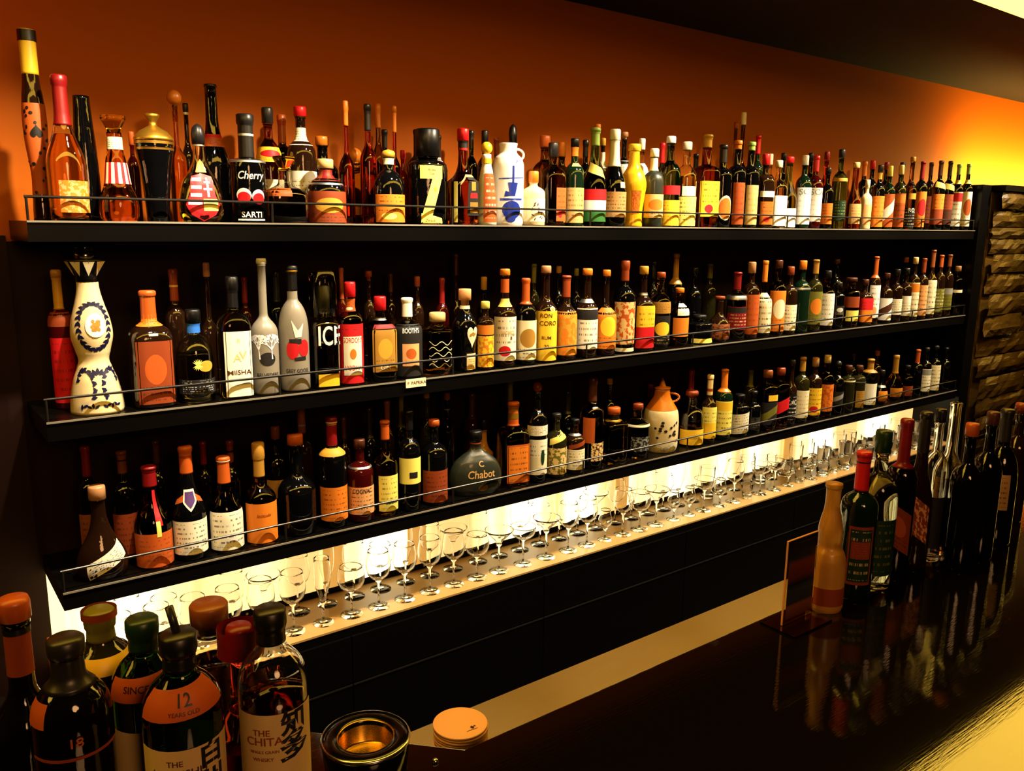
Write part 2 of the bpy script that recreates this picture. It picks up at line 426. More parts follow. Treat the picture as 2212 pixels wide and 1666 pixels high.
# ------------------------------------------------------------------ the place
WALL_Y, FRONT_Y = 2.40, 2.10
X0, X1 = 0.275, 4.68
SHELF_Z = dict(T=1.696, M=1.246, B=0.832)
TH = 0.045
COUNTER_Z, BAR_Z, WORK_Z, CEIL_Z = 0.53, 1.01, 0.85, 2.48

def wall_mat(name, h, rough=.6, bump=.05, scale=30):
    m, nt, b = mat(name)
    n = nt.nodes.new('ShaderNodeTexNoise'); n.inputs['Scale'].default_value = 3.0; n.inputs['Detail'].default_value = 4
    c = lin(h); d = tuple(v * .88 for v in c[:3]) + (1,)
    nt.links.new(mix(nt, n.outputs[0], c, d), b.inputs['Base Color'])
    b.inputs['Roughness'].default_value = rough; b.inputs['Specular IOR Level'].default_value = .12
    n2 = nt.nodes.new('ShaderNodeTexNoise'); n2.inputs['Scale'].default_value = scale
    bp = nt.nodes.new('ShaderNodeBump'); bp.inputs['Strength'].default_value = bump; bp.inputs['Distance'].default_value = .01
    nt.links.new(n2.outputs[0], bp.inputs['Height']); nt.links.new(bp.outputs[0], b.inputs['Normal'])
    return m
M_WALL = wall_mat('orange_plaster', 'b85900')
M_CEIL = wall_mat('dark_ceiling_paint', '20160e', .8)
M_FLOOR = wall_mat('dark_floor', '1a120c', .4)
M_BLACK = wall_mat('black_lacquer', '070605', .3, .01)
M_BACK = wall_mat('dark_brown_panel', '1e0d07', .55, .03)  # outer walls, plus the shade painted as sheets by and behind the shelves
M_STEEL = plain('c9c9c6', .22, 1.0)
M_TRIM = plain('a9a49a', .25, 1.0)
M_RAIL = plain('3a3632', .3, .8)

def slab(name, x0, x1, y0, y1, z0, z1, m, kind='structure'):
    return tag(MB().box(x0, x1, y0, y1, z0, z1).build(name, m), kind=kind)
slab('floor', -2.5, 9.5, -1.5, 2.5, -.1, 0, M_FLOOR)
slab('wall_back', -2.5, 9.5, WALL_Y, WALL_Y + .1, 0, CEIL_Z, M_WALL)
slab('wall_left', -2.6, -2.5, -1.5, 2.5, 0, CEIL_Z + .2, M_BACK)
slab('wall_right', 9.5, 9.6, -1.5, 2.5, 0, CEIL_Z + .2, M_BACK)
slab('wall_front', -2.5, 9.5, -1.6, -1.5, 0, CEIL_Z + .2, M_BACK)
slab('ceiling', -2.6, 9.6, -1.6, 2.5, CEIL_Z, CEIL_Z + .1, M_CEIL)
# wall shade painted as dark sheets: left of the shelves and behind the lower two
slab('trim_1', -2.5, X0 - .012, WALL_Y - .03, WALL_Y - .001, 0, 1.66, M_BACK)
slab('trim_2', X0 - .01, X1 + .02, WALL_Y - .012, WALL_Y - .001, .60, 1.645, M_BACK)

# luminous ceiling strip over the bar
m, nt, b = mat('lit_diffuser')
b.inputs['Base Color'].default_value = lin('fff2b0'); b.inputs['Emission Color'].default_value = (1.0, .58, .06, 1)
b.inputs['Emission Strength'].default_value = 7.0
cl = empty('ceiling_light', (3.6, 1.2, CEIL_Z))
tag(cl, 'long warm luminous ceiling strip above the bar at the upper right', 'ceiling light')
MB().box(-5.6, 5.8, -.24, .130, -.086, -.080).build('diffuser', m, cl)
fr = MB(); fr.box(-5.65, 5.85, -.25, -.241, -.084, -.001); fr.box(-5.65, 5.85, .131, .140, -.080, -.001); fr.box(-5.65, 5.85, -.24, .13, -.03, -.001)
fr.build('frame', M_CEIL, cl)

# the three wall shelves
LAB_SH = dict(T='black top shelf carrying bottles at eye level against the orange wall',
              M='black middle shelf holding spirit bottles behind a thin steel rail',
              B='black lowest bottle shelf directly above the glowing light panel')
for k, z in SHELF_Z.items():
    r = empty('wall_shelf', (X0, FRONT_Y, z)); tag(r, LAB_SH[k], 'shelf', 'wall shelves of the back bar')
    L = X1 - X0
    MB().box(0, L, 0, WALL_Y - FRONT_Y - .013, -TH, 0).build('shelf_board', M_BLACK, r)
    MB().box(0, L, -.004, -.0005, -.003, .0012).build('edge_trim', plain('8c8475', .3, .2), r)
    MB().tube((0, .006, .052), (L, .006, .052), .0032).build('rail', M_RAIL, r)
    n = 9
    for i in range(n):
        x = .004 + (L - .008) * i / (n - 1)
        MB().tube((x, .006, 0), (x, .006, .052), .003).build('rail_post', M_RAIL, r)
# tag hung on the middle shelf edge
pt = MB().box(-.034, .034, -.0025, 0, -.0125, .0125).build('price_tag', plain('eadfb8', .5))
p_ = at_y(898, 827, FRONT_Y - .005); pt.location = (p_.x, FRONT_Y - .0045, p_.z)
tag(pt, 'small cream name tag stuck on the middle shelf front edge', 'tag')
def flat_text(s, size, c, name, parent, loc, rot, shear=0.0, th=.0):
    v, f = text2d(s, shear)
    o = mesh_obj(name, [(x * size, y * size, 0) for x, y in v], f, plain(c, .5), parent, False)
    o.location = loc; o.rotation_euler = rot; return o
flat_text('PAPRIKA', .013, 'brn', 'lettering', pt, (.009, -.0029, 0), (PI / 2, 0, 0))
flat_text('P', .012, 'rust', 'emblem', pt, (-.026, -.0029, 0), (PI / 2, 0, 0))

# end panel of the shelf unit and the stone wall beyond it
slab('trim_3', X1 + .02, X1 + .12, FRONT_Y - .01, WALL_Y - .002, 0, 1.935, M_BLACK)
m, nt, b = mat('split_stone')
n = nt.nodes.new('ShaderNodeTexNoise'); n.inputs['Scale'].default_value = 6; n.inputs['Detail'].default_value = 6
nt.links.new(mix(nt, n.outputs[0], lin('160f03'), lin('573d08')), b.inputs['Base Color']); b.inputs['Roughness'].default_value = .38
n2 = nt.nodes.new('ShaderNodeTexNoise'); n2.inputs['Scale'].default_value = 22; n2.inputs['Detail'].default_value = 5
bp = nt.nodes.new('ShaderNodeBump'); bp.inputs['Strength'].default_value = .7; bp.inputs['Distance'].default_value = .02
nt.links.new(n2.outputs[0], bp.inputs['Height']); nt.links.new(bp.outputs[0], b.inputs['Normal'])
st = MB(); z = 0.0; rnd = random.Random(3)
while z < 1.86:
    h = rnd.uniform(.06, .12); h = min(h, 1.90 - z); x = X1 + .13
    while x < 9.4:
        w = rnd.uniform(.3, .8); k = 10; y0 = 2.045 + rnd.uniform(-.022, .02); nn = len(st.v)
        for j in range(4):
            for i in range(k + 1):
                e = 0 if 0 < i < k and 0 < j < 3 else .012
                st.v.append((x + .002 + (w - .004) * i / k, y0 + e + rnd.uniform(-.008, .008), z + .002 + (h - .004) * j / 3))
        for j in range(3):
            for i in range(k): a = nn + j * (k + 1) + i; st.f.append((a, a + 1, a + k + 2, a + k + 1))
        x += w
    z += h
st.box(X1 + .13, 9.4, 2.085, 2.38, 0, 1.90)
tag(st.build('wall_stone', m), kind='structure')
slab('trim_4', X1 + .125, 9.4, 2.02, 2.395, 1.905, 1.935, M_BLACK)

# glowing panel behind the glasses
PAN_Y = 2.335
m, nt, b = mat('light_panel')
g = nt.nodes.new('ShaderNodeNewGeometry'); sp = nt.nodes.new('ShaderNodeSeparateXYZ'); nt.links.new(g.outputs['Position'], sp.inputs[0])
n = nt.nodes.new('ShaderNodeTexNoise'); n.noise_dimensions = '1D'; n.inputs['Scale'].default_value = 3.6; n.inputs['Detail'].default_value = 1.5
nt.links.new(sp.outputs[0], n.inputs['W'])
rp = nt.nodes.new('ShaderNodeValToRGB'); e = rp.color_ramp.elements
e[0].position = .40; e[0].color = (1, .60, .20, 1); e[1].position = .60; e[1].color = (1, .86, .50, 1)
x_ = e.new(.5); x_.color = (1, .74, .30, 1)
nt.links.new(n.outputs[0], rp.inputs[0]); nt.links.new(rp.outputs[0], b.inputs['Emission Color'])
b.inputs['Base Color'].default_value = lin('f4e6c0')
mr = nt.nodes.new('ShaderNodeMapRange'); mr.inputs[1].default_value = .38; mr.inputs[2].default_value = .62; mr.inputs[3].default_value = 1.25; mr.inputs[4].default_value = 3.2
nt.links.new(n.outputs[0], mr.inputs[0]); nt.links.new(mr.outputs[0], b.inputs['Emission Strength'])
M_PANEL = m
lp = empty('light_panel', (X0, PAN_Y, COUNTER_Z)); tag(lp, 'glowing frosted panel behind the glasses under the lowest shelf', 'light panel')
PZ0, PZ1 = .022, SHELF_Z['B'] - TH - .002 - COUNTER_Z
seams = [X0 + .012] + [at_y(x, y, PAN_Y).x for x, y in ((740, 1200), (918, 1150), (1355, 1040), (1712, 940))] + [X1 + .018]
for a, c in zip(seams, seams[1:]): MB().box(a + .001 - X0, c - .001 - X0, 0, .03, PZ0, PZ1).build('diffuser', M_PANEL, lp)
MB().box(.012, X1 + .018 - X0, -.002, .03, 0, PZ0).build('base_strip', M_BLACK, lp)
bolt = MB()
m, nt, b = mat('lit_amber_post'); b.inputs['Base Color'].default_value = lin('f0b050'); b.inputs['Emission Color'].default_value = (1, .48, .09, 1); b.inputs['Emission Strength'].default_value = .75
for s_ in seams[1:-1]: MB().box(s_ - .07 - X0, s_ - X0, -.006, -.001, PZ0, PZ1).build('panel_strip', m, lp)
for i in range(14): MB().tube((.2 + i * .31, -.006, .011), (.2 + i * .31, -.002, .011), .004, 8).build('screw', M_STEEL, lp)
MB().box(.0, .010, -.235, .03, 0, PZ1 + .002).build('side_panel', M_PANEL, lp)

# back counter: glass top, drawers below
bc = empty('back_counter', (X0, FRONT_Y, 0)); tag(bc, 'black back counter with frosted top carrying rows of glasses', 'counter')
m, nt, b = mat('frosted_top'); b.inputs['Base Color'].default_value = lin('b08a50'); b.inputs['Roughness'].default_value = .3
M_TOP = m
L = X1 + .018 - X0
MB().box(0, L, 0, .29, COUNTER_Z - .006, COUNTER_Z).build('worktop', M_TOP, bc)
MB().box(0, L, .002, .29, .08, COUNTER_Z - .0065).build('carcass', M_BLACK, bc)
MB().box(0, L, .04, .28, 0, .079).build('plinth', M_BLACK, bc)
nd = 6
for i in range(nd):
    a, c = L * i / nd + .002, L * (i + 1) / nd - .002
    d = MB().box(a, c, -.006, .011, .348, COUNTER_Z - .034).build('drawer', M_BLACK, bc)
    MB().box(a, c, -.008, .004, .339, .3435).build('edge_pull', M_TRIM, d)
    MB().box(a, c, -.006, .011, .09, .335).build('cabinet_door', M_BLACK, bc)

# work counter behind the bar, and the bar itself
wc = empty('work_counter', (0, .84, 0)); tag(wc, 'stainless steel work counter running behind the black bar', 'counter')
m, nt, b = mat('brushed_steel'); b.inputs['Base Color'].default_value = lin('b7a27a'); b.inputs['Metallic'].default_value = .85
tc = nt.nodes.new('ShaderNodeTexCoord'); mp = nt.nodes.new('ShaderNodeMapping'); mp.inputs['Scale'].default_value = (3, 180, 60)
n = nt.nodes.new('ShaderNodeTexNoise'); n.inputs['Scale'].default_value = 2
nt.links.new(tc.outputs['Object'], mp.inputs[0]); nt.links.new(mp.outputs[0], n.inputs['Vector'])
mr = nt.nodes.new('ShaderNodeMapRange'); mr.inputs[3].default_value = .38; mr.inputs[4].default_value = .6
nt.links.new(n.outputs[0], mr.inputs[0]); nt.links.new(mr.outputs[0], b.inputs['Roughness'])
MB().box(.62, 7.5, 0, .278, WORK_Z - .03, WORK_Z).build('steel_top', m, wc)
MB().box(.66, 7.5, .0, .25, .05, WORK_Z - .031).build('cabinet', M_BLACK, wc)
m, nt, b = mat('bar_lacquer')
b.inputs['Base Color'].default_value = lin('0c0807'); b.inputs['Roughness'].default_value = .05
b.inputs['IOR'].default_value = 1.75
tc = nt.nodes.new('ShaderNodeTexCoord'); mp = nt.nodes.new('ShaderNodeMapping'); mp.inputs['Scale'].default_value = (6, 90, 6)
n = nt.nodes.new('ShaderNodeTexNoise'); n.inputs['Scale'].default_value = 4; n.inputs['Detail'].default_value = 3
nt.links.new(tc.outputs['Object'], mp.inputs[0]); nt.links.new(mp.outputs[0], n.inputs['Vector'])
bp = nt.nodes.new('ShaderNodeBump'); bp.inputs['Strength'].default_value = .012; bp.inputs['Distance'].default_value = .01
nt.links.new(n.outputs[0], bp.inputs['Height']); nt.links.new(bp.outputs[0], b.inputs['Normal'])
bar = empty('bar_counter', (0, 0, 0)); tag(bar, 'black lacquered bar top in the foreground, mirror-like and angled at the left', 'bar')
poly = [(-1.6, .12), (7.5, .12), (7.5, .832), (.562, .832), (.0, 1.43), (-1.6, 1.43)]
bevel(MB().prism(poly, BAR_Z - .05, BAR_Z).build('bar_top', m, bar), .003)
MB().prism([(-1.5, .3), (7.5, .3), (7.5, .80), (.54, .80), (-.03, 1.39), (-1.5, 1.39)], 0, BAR_Z - .051).build('bar_front', M_BLACK, bar)

# ------------------------------------------------------------------ placing bottles on the shelves
PLACED = dict(T=[], M=[], B=[])
ROWN = dict(T='on the top shelf', M='on the middle shelf', B='on the lowest shelf')
GRP = dict(T='bottles on the top shelf', M='bottles on the middle shelf', B='bottles on the lowest shelf')
CLEAR = dict(T=.78, M=.398, B=.362)
LATER = []
def b(sh, row, cx, top, w, shape='std', gl='blk', cap=('s', 'blk', .88), labs=(), txt=(), look='', name='liquor_bottle', cat='bottle',
      e=2.0, dy=1.0, liq=None, deco=None, face=None, bands=(), capm=0.0):
    LATER.append(dict(sh=sh, row=row, cx=cx, top=top, w=w, shape=shape, gl=gl, cap=cap, labs=labs, txt=txt, look=look, name=name, cat=cat,
                      e=e, dy=dy, liq=liq, deco=deco, face=face, bands=bands, capm=capm))
BASE_Y = lambda sh, cx: 490 if sh == 'T' else 901 - .111 * (cx - 123) if sh == 'M' else 1276 - .23 * (cx - 175)
def place(q, base, f, dyy):
    """where the bottle stands on its shelf, its radius and its height"""
    z0 = SHELF_Z[q['sh']] + .0003; xs = q['cx']
    ymid = (q['top'] + BASE_Y(q['sh'], xs)) / 2
    wf = 1 + .20 * min(max((xs - 700) / 350, 0), 1) + .24 * min(max((xs - 1150) / 700, 0), 1)
    Y = base + .03 + dyy
    for _ in range(3):
        c = at_y(xs, ymid, Y); v = (c - EYE).normalized().dot(CF)
        R = q['w'] * wf / 2 * (c - EYE).dot(CF) / FPX * v * f
        Y = base + R * q['dy'] + dyy
    c = at_y(xs, ymid, Y)
    x = min(max(c.x, X0 + R + .002), X1 - R - .002)
    return x, Y, R, min(at_y(xs, q['top'], Y).z - z0, CLEAR[q['sh']])
def settle_front(qs):
    """front rows: neighbours that touch give way equally"""
    fs = [1.0] * len(qs)
    for _ in range(60):
        P_ = [place(q, FRONT_Y + .016, f, 0) for q, f in zip(qs, fs)]; bad = False
        for i in range(len(qs)):
            for j in range(i + 1, len(qs)):
                if qs[i]['sh'] != qs[j]['sh']: continue
                a, c = P_[i], P_[j]; k = (1.07 if qs[i]['e'] > 2 else 1.0, 1.07 if qs[j]['e'] > 2 else 1.0)
                if (a[0] - c[0]) ** 2 + (a[1] - c[1]) ** 2 < (a[2] * k[0] + c[2] * k[1] + .001) ** 2: fs[i] *= .975; fs[j] *= .975; bad = True
        if not bad: break
    for q, p in zip(qs, P_):
        q['at'] = p; PLACED[q['sh']].append((p[0], p[1], p[2] * (1.13 if q['e'] > 2 else 1.0)))
def settle_back(q):
    f = 1.0; k = 1.13 if q['e'] > 2 else 1.0; base = FRONT_Y + (.098 if q['row'] == 1 else .172)
    for it in range(60):
        for dyy in (0, .012, .024, .036, .05, .065, .08, .1, .12):
            p = place(q, base, f, dyy)
            if p[1] + p[2] * q['dy'] > WALL_Y - .014: continue
            if all((a - p[0]) ** 2 + (c - p[1]) ** 2 >= (r + p[2] * k + .001) ** 2 for a, c, r in PLACED[q['sh']]):
                PLACED[q['sh']].append((p[0], p[1], p[2] * k)); q['at'] = p; return
        f *= .95
def finish(q):
    x, y, R, H = q['at']; z = SHELF_Z[q['sh']] + .0003
    k = .5 if q['face'] is None else q['face']
    if q['e'] > 2 and q['face'] is None: k = .3
    rz = -k * math.atan2(x, y)
    big = q['w'] > 38
    B = Bottle(q['name'], (x, y, z), R, H, q['shape'], q['gl'], q['cap'][2] if q['cap'] else .995, rz, q['e'], q['dy'], 36 if big else 22, q['liq'])
    if q['cap']: B.cap(q['cap'][0], q['cap'][1], q['capm'])
    for bd in q['bands']: B.band(*bd)
    for l in q['labs']:
        kw = {}
        if len(l) > 6: kw = l[6]
        B.label(*l[:6], **kw) if len(l) > 5 else B.label(*l)
    for t in q['txt']: B.text(t[0], t[1], t[2], t[3], *(t[4:]))
    if q['deco']: q['deco'](B)
    tag(B.root, (q['look'] + ' ' + ROWN[q['sh']]).strip(), q['cat'], GRP[q['sh']])
    return B

# ------------------------------------------------------------------ painted decorations
def L2(p, s=1.0): return [(x * s, y * s) for x, y in p]
def deco_spots(B):
    it = []; v, f = shape2d('ell'); rr = random.Random(5)
    for i in range(26):
        z = rr.uniform(.15, .6); it.append((v, f, .0022 + rr.random() * .002, .003 + rr.random() * .002, rr.uniform(-1, 1) * B.R * 1.1, z, 0))
    B.wrap(it, plain('blk'), 'painted_spots', .0014, B.last)
    v, f = shape2d('heart'); B.wrap([(v, f, .013, .017, .0, .47, PI)], plain('blk'), 'painted_heart', .0016, B.last)
def deco_crest(B):
    H = B.H; W = B.R * 1.22
    def q(x0, x1, z0, z1): return shape2d('poly', pts=[(x0 * W, (z0 - .3) * H), (x1 * W, (z0 - .3) * H), (x1 * W, (z1 - .3) * H), (x0 * W, (z1 - .3) * H)])
    def put(shapes, c, nm, off): return B.wrap([(v, f, 1, 1, 0, .30, 0) for v, f in shapes], plain(c), nm, off)
    sh = shape2d('poly', pts=[(x * W, (z - .3) * H) for x, z in ((-.52, .47), (0, .50), (.52, .47), (.46, .38), (.46, .28), (.6, .18), (.42, .08), (0, .01), (-.42, .08), (-.6, .18), (-.46, .28), (-.46, .38))])
    o = put([sh], 'red', 'crest', .001)
    def pp(shapes, c, nm, off): return B.wrap([(v, f, 1, 1, 0, .30, 0) for v, f in shapes], plain(c), nm, off, o)
    pp([q(-.44, -.04, .42, .455), q(-.42, -.04, .34, .375), q(-.42, -.04, .26, .295), q(-.5, -.04, .18, .215)], 'white', 'crest_stripes', .0016)
    pp([q(.15, .23, .26, .46), q(.06, .32, .40, .42), q(.03, .35, .33, .35)], 'white', 'crest_cross', .0016)
    pp([q(.0, .5, .12, .24)], 'lemon', 'crest_hills', .0017)
    dm = shape2d('poly', pts=[(x * W, (z - .3) * H) for x, z in ((-.34, .51), (.34, .51), (.30, .60), (.0, .645), (-.30, .60))])
    pp([dm], 'orange', 'crest_crown', .0012)
def deco_cherries(B):
    H, R = B.H, B.R; v, f = shape2d('ell')
    o = B.wrap([(v, f, .42 * R, .065 * H, -.42 * R, .255, 0), (v, f, .40 * R, .065 * H, .42 * R, .245, 0)], plain('white'), 'printed_glasses', .0008)
    B.wrap([(v, f, .37 * R, .052 * H, -.42 * R, .235, 0), (v, f, .36 * R, .052 * H, .42 * R, .225, 0)], plain('red', .3), 'printed_cherries', .0013, o)
    B.last = o
    B.text('Cherry', .435, .10, 'white', 0, .25, .85); B.text('SARTI', .075, .075, 'white')
    v, f = shape2d('poly', pts=[(-.8 * R, -.002), (.8 * R, -.002), (.8 * R, .002), (-.8 * R, .002)]); B.wrap([(v, f, 1, 1, 0, .03, 0)], plain('white'), 'printed_line', .0013, o)
def deco_z(B):
    H, R = B.H, B.R
    def s(p): return shape2d('poly', pts=[(x * R, (z - .3) * H) for x, z in p])
    o = B.wrap([(v, f, 1, 1, 0, .3, 0) for v, f in (s([(-.62, .48), (.62, .48), (.62, .615), (-.62, .615)]), s([(-.52, .10), (.02, .10), (.6, .50), (.05, .50)]), s([(-.58, .005), (.62, .005), (.58, .07), (-.4, .12), (-.56, .12)]))], plain('lemon', .5), 'label', .0009)
    B.last = o
    B.text('Banana', .572, .028, 'brn'); B.text('Cafe', .53, .028, 'brn'); B.text('Zwack', .045, .04, 'brn', -.1, .3)
    v, f = shape2d('ell'); B.wrap([(v, f, .1 * R, .025 * H, .18 * R, .37, 0)], plain('gold'), 'emblem', .0014, o)
def deco_house(B):
    H, R = B.H, B.R
    def s(p): return shape2d('poly', pts=[(x * R, (z - .3) * H) for x, z in p])
    def put(p, c, nm, off, par): return B.wrap([(v, f, 1, 1, 0, .3, 0) for v, f in p], plain(c), nm, off, par)
    o = put([s([(-.1, .10), (.75, .10), (.75, .50), (.0, .50)])], 'char', 'label', .0008, None)
    put([s([(.1, .13), (.65, .13), (.65, .24), (.1, .24)])], 'brass', 'label_figure', .0013, o)
    put([s([(.1, .28), (.65, .28), (.6, .335), (.15, .335)])], 'red', 'label_ribbon', .0013, o)
    put([s([(.22, .36), (.5, .36), (.5, .45), (.22, .45)])], 'gold', 'label_head', .0013, o)
    put([s([(-.12, .50), (.75, .50), (.75, .525), (-.12, .525)]), s([(-.12, .50), (-.12, .53), (-.55, .44), (-.55, .41)])], 'peach', 'label_edge', .0013, o)  # peach lines paint the light in the glass shoulders
    put([s([(-.98, .03), (-.72, .03), (-.72, .45), (-.98, .45)])], 'lemon', 'side_strip', .0009, None)  # pale strip paints the light along the left edge of the glass
def deco_delft(B):
    H, R = B.H, B.R
    def s(p): return shape2d('poly', pts=[(x * R * 1.5, (z - .3) * H) for x, z in p])
    bl = plain('blu', .3); e_, f_ = shape2d('ell')
    it = [(v, f, 1, 1, 0, .3, 0) for v, f in (s([(-.12, .36), (.1, .36), (.22, .52), (-.2, .52)][::-1]), s([(-.55, .30), (.45, .31), (.5, .33), (-.55, .33)]), s([(-.03, .5), (.05, .5), (.06, .72), (-.02, .72)]), s([(-.6, .555), (.6, .575), (.6, .585), (-.6, .57)]), s([(-.35, .35), (-.1, .36), (-.1, .40), (-.3, .42)]))]
    it += [(e_, f_, .62 * R, .11 * H, -.05 * R, .19, 0), (e_, f_, .34 * R, .05 * H, -.12 * R, .09, 0), (e_, f_, .12 * R, .03 * H, .2 * R, .78, 0)]
    B.wrap(it, bl, 'painted_windmill', .0008)
    # the handle, an arch of glazed ceramic at the right of the neck
    m = MB(); pts = [(.55 * R + .85 * R * sin(a) * .55 + .0, 0, (.86 + .07 * cos(a)) * H) for a in [PI * i / 10 for i in range(11)]]
    for a, c in zip(pts, pts[1:]): m.tube(a, c, .0042, 8)
    m.build('handle', glass('wht'), B.root, True)
def deco_jugface(B):
    rr = random.Random(8); it = []; v, f = shape2d('leaf')
    for i in range(12): it.append((v, f, .004, .012, rr.uniform(-.5, .9) * B.R, rr.uniform(.12, .42), rr.uniform(-1, 1)))
    B.wrap(it, plain('brn'), 'painted_branches', .0012, B.last)
def deco_oval(B):
    v, f = shape2d('ell'); o = B.wrap([(v, f, .82 * B.R, .15 * B.H, .1 * B.R, .24, 0)], plain('paper'), 'label', .0008)
    B.wrap([(v, f, .72 * B.R, .125 * B.H, .1 * B.R, .235, 0)], plain('orange'), 'label_fruit', .0013, o)
def deco_scala(B):
    B.text('SCA', .50, .11, 'grey', 0)
# ------------------------------------------------------------------ top shelf, front row from the left
T = 'T'
b(T, 0, 140, 163, 92, 'slope', 'clr', ('f.66', 'dred', .955), [('orange', .06, .28, 55, 'pat', 'peach', dict(a0=25))], look='clear sloping bottle with long red foil neck at left end', liq=('e8b080', .60))
b(T, 1, 76, 66, 56, 'curvy', 'brn', ('f.77', 'yel', .96), [('dorange', .14, .62, 80, 'plain')], look='tall wavy bottle painted orange with black spots and a heart', deco=deco_spots, bands=[('blk', .94, .995, 0, 'cap_foil', .0026)], txt=())
b(T, 1, 186, 207, 60, 'taper', 'blk', None, look='matt black bottle with a tapered top behind the red foil bottle')
b(T, 0, 252, 251, 100, 'bell', 'amb', ('g', 'gold', .845), [('red', .36, .56, 80, 'stripes', 'cream'), ('cream', .685, .80, 170, 'lines', None, dict(name='neck_label'))], look='bell shaped amber carafe with flared glass stopper and striped label', name='decanter', cat='decanter')
b(T, 0, 336, 246, 96, 'urn', 'blk', ('lid', 'gold', .77), look='black porcelain urn bottle with domed gold lid', name='urn_bottle', capm=.9, bands=[('brass', .665, .685, .9), ('brass', .72, .745, .9)])
b(T, 2, 290, 285, 30, 'std', 'dred', ('s', 'dorange', .86), look='slim bottle with rust cap hidden behind the black urn')
b(T, 1, 384, 195, 40, 'long', 'amb', ('b', 'amber', .885), look='tall thin amber bottle with round glass ball stopper', dy=1)
b(T, 2, 408, 224, 30, 'tall', 'brn', ('s', 'char', .93), bands=[('cream', .905, .925)], look='slim bottle with dark cap beside the ball stopper bottle')
b(T, 0, 432, 268, 108, 'crest', 'clr', ('d', 'char', .80), look='round bellied clear bottle bearing a red and white shield', deco=deco_crest, liq=('d8d060', .50), dy=.62, bands=[('silver', .775, .79, 1)])
b(T, 1, 462, 182, 76, 'slope', 'blk', None, [('dorange', .55, .64, 80, 'band', 'red', dict(name='neck_label'))], look='tall black open-necked wine bottle towering behind the shield bottle', name='wine_bottle')
b(T, 0, 534, 247, 82, 'flat', 'blk', ('f.60', 'char', .93), look='black bottle printed with two white-rimmed red glasses and white words', deco=deco_cherries, bands=[('white', .93, .965), ('silver', .80, .82), ('silver', .555, .58, 1)])  # lowest silver ring paints the white highlight on the shoulder
b(T, 1, 582, 233, 62, 'dome', 'dam', ('s', 'char', .87), [('yel', .53, .66, 90, 'oval', 'red', dict(name='neck_label')), ('cream', .1, .38, 60)], look='amber bottle with black cap and yellow shoulder band', bands=[('white', .975, .99)])
b(T, 2, 612, 248, 46, 'bord', 'blk', ('f.74', 'dorange', .94), look='dark bottle with orange neck and bright red top behind the decanter', bands=[('red', .90, .985)])
b(T, 0, 616, 338, 88, 'squat', 'clr', ('g', 'gold', .80), [('dorange', .40, .52, 35, 'plain', None, dict(a0=-30))], look='squat square decanter of nearly black liqueur with glass stopper', name='decanter', cat='decanter', liq=('1a0a04', .52), e=5)
b(T, 1, 652, 231, 66, 'std', 'brn', ('s', 'red', .92), [('paper', .67, .82, 120, 'lines', None, dict(name='neck_label')), ('cream', .2, .45, 70, 'band', 'paper')], look='brown bottle with red and white cap above a white neck label', bands=[('white', .918, .945)])
b(T, 1, 698, 295, 70, 'std', 'blk', ('s', 'orange', .90), [('cream', .1, .52, 70, 'band', 'orange')], look='black bottle with orange cap behind the rust arched label')
b(T, 0, 704, 344, 88, 'dome', 'blk', ('s', 'buff', .86), [('rust', .0 + .02, .50, 62, 'oval', 'gold'), ('dred', .66, .86, 170, 'stripes', 'rust', dict(name='neck_label'))], look='round shouldered black bottle with large rust arched label', bands=[('silver', .60, .63, 1)])
b(T, 1, 749, 218, 34, 'long', 'ros', ('f.80', 'orange', .93), look='tall slim clear bottle with flared orange top behind the crystal decanter')
b(T, 1, 768, 320, 76, 'std', 'gold', ('b', 'orange', .80), [('orange', .12, .26, 45, 'band', 'rust')], look='cut crystal decanter with round amber stopper', name='decanter', cat='decanter', e=4, txt=())
b(T, 1, 796, 225, 44, 'tall', 'ros', ('f.78', 'char', .95), look='slim bottle of red liqueur with black foil neck')
b(T, 2, 818, 224, 30, 'tall', 'smk', ('f.80', 'orange', .95), look='slim bottle with orange foil just right of the black foil neck')
b(T, 0, 840, 323, 64, 'dome', 'blk', ('d', 'gold', .90), [('orange', .03, .40, 60, 'dot', 'lemon'), ('cream', .80, .88, 120, 'plain', None, dict(name='neck_label'))], look='black bottle with yellow-orange waisted label and gold peaked collar')
b(T, 2, 832, 280, 30, 'std', 'blk', ('f.80', 'char', .96), look='dark bottle with black top behind the gold peaked collar')
b(T, 1, 853, 229, 26, 'long', 'ros', ('f.78', 'orange', .95), look='tall thin bottle with orange cap left of the large Z bottle')
b(T, 2, 871, 325, 26, 'std', 'red', ('s', 'red', .9), look='short bottle with glossy red cap left of the large Z bottle')
b(T, 0, 924, 279, 76, 'ztop', 'blk', ('s', 'blk', .72), look='black bottle with a huge pale yellow letter Z label', deco=deco_z, dy=.8)
b(T, 1, 902, 280, 40, 'std', 'blk', ('f.55', 'blk', .97), [('silver', .86, .93, 60, 'pat', 'blk', dict(name='neck_label'))], look='glossy black bottle standing behind the Z bottle')
b(T, 2, 945, 292, 40, 'std', 'olv', ('f.6', 'char', .97), [('grey', .70, .78, 50, 'pat', 'white', dict(name='neck_label'))], look='dark green bottle with pale mark behind the Z bottle at right')
b(T, 0, 1000, 278, 66, 'cone', 'dam', ('s', 'red', .88), look='brown bottle with sloped shoulders, red cap and figure label', deco=deco_house, e=4, bands=[('char', .80, .87), ('red', .775, .80)])
b(T, 2, 1018, 282, 24, 'std', 'blk', ('f.8', 'char', .96), look='dark bottle peeping right of the red capped figure bottle')
b(T, 0, 1051, 306, 50, 'horn', 'wht', ('b', 'yel', .85), [('dorange', .04, .62, 48, 'lines', 'paper', dict(a0=14))], look='white tapering ceramic bottle with orange panel and yellow stopper', bands=[('yel', .74, .80)])
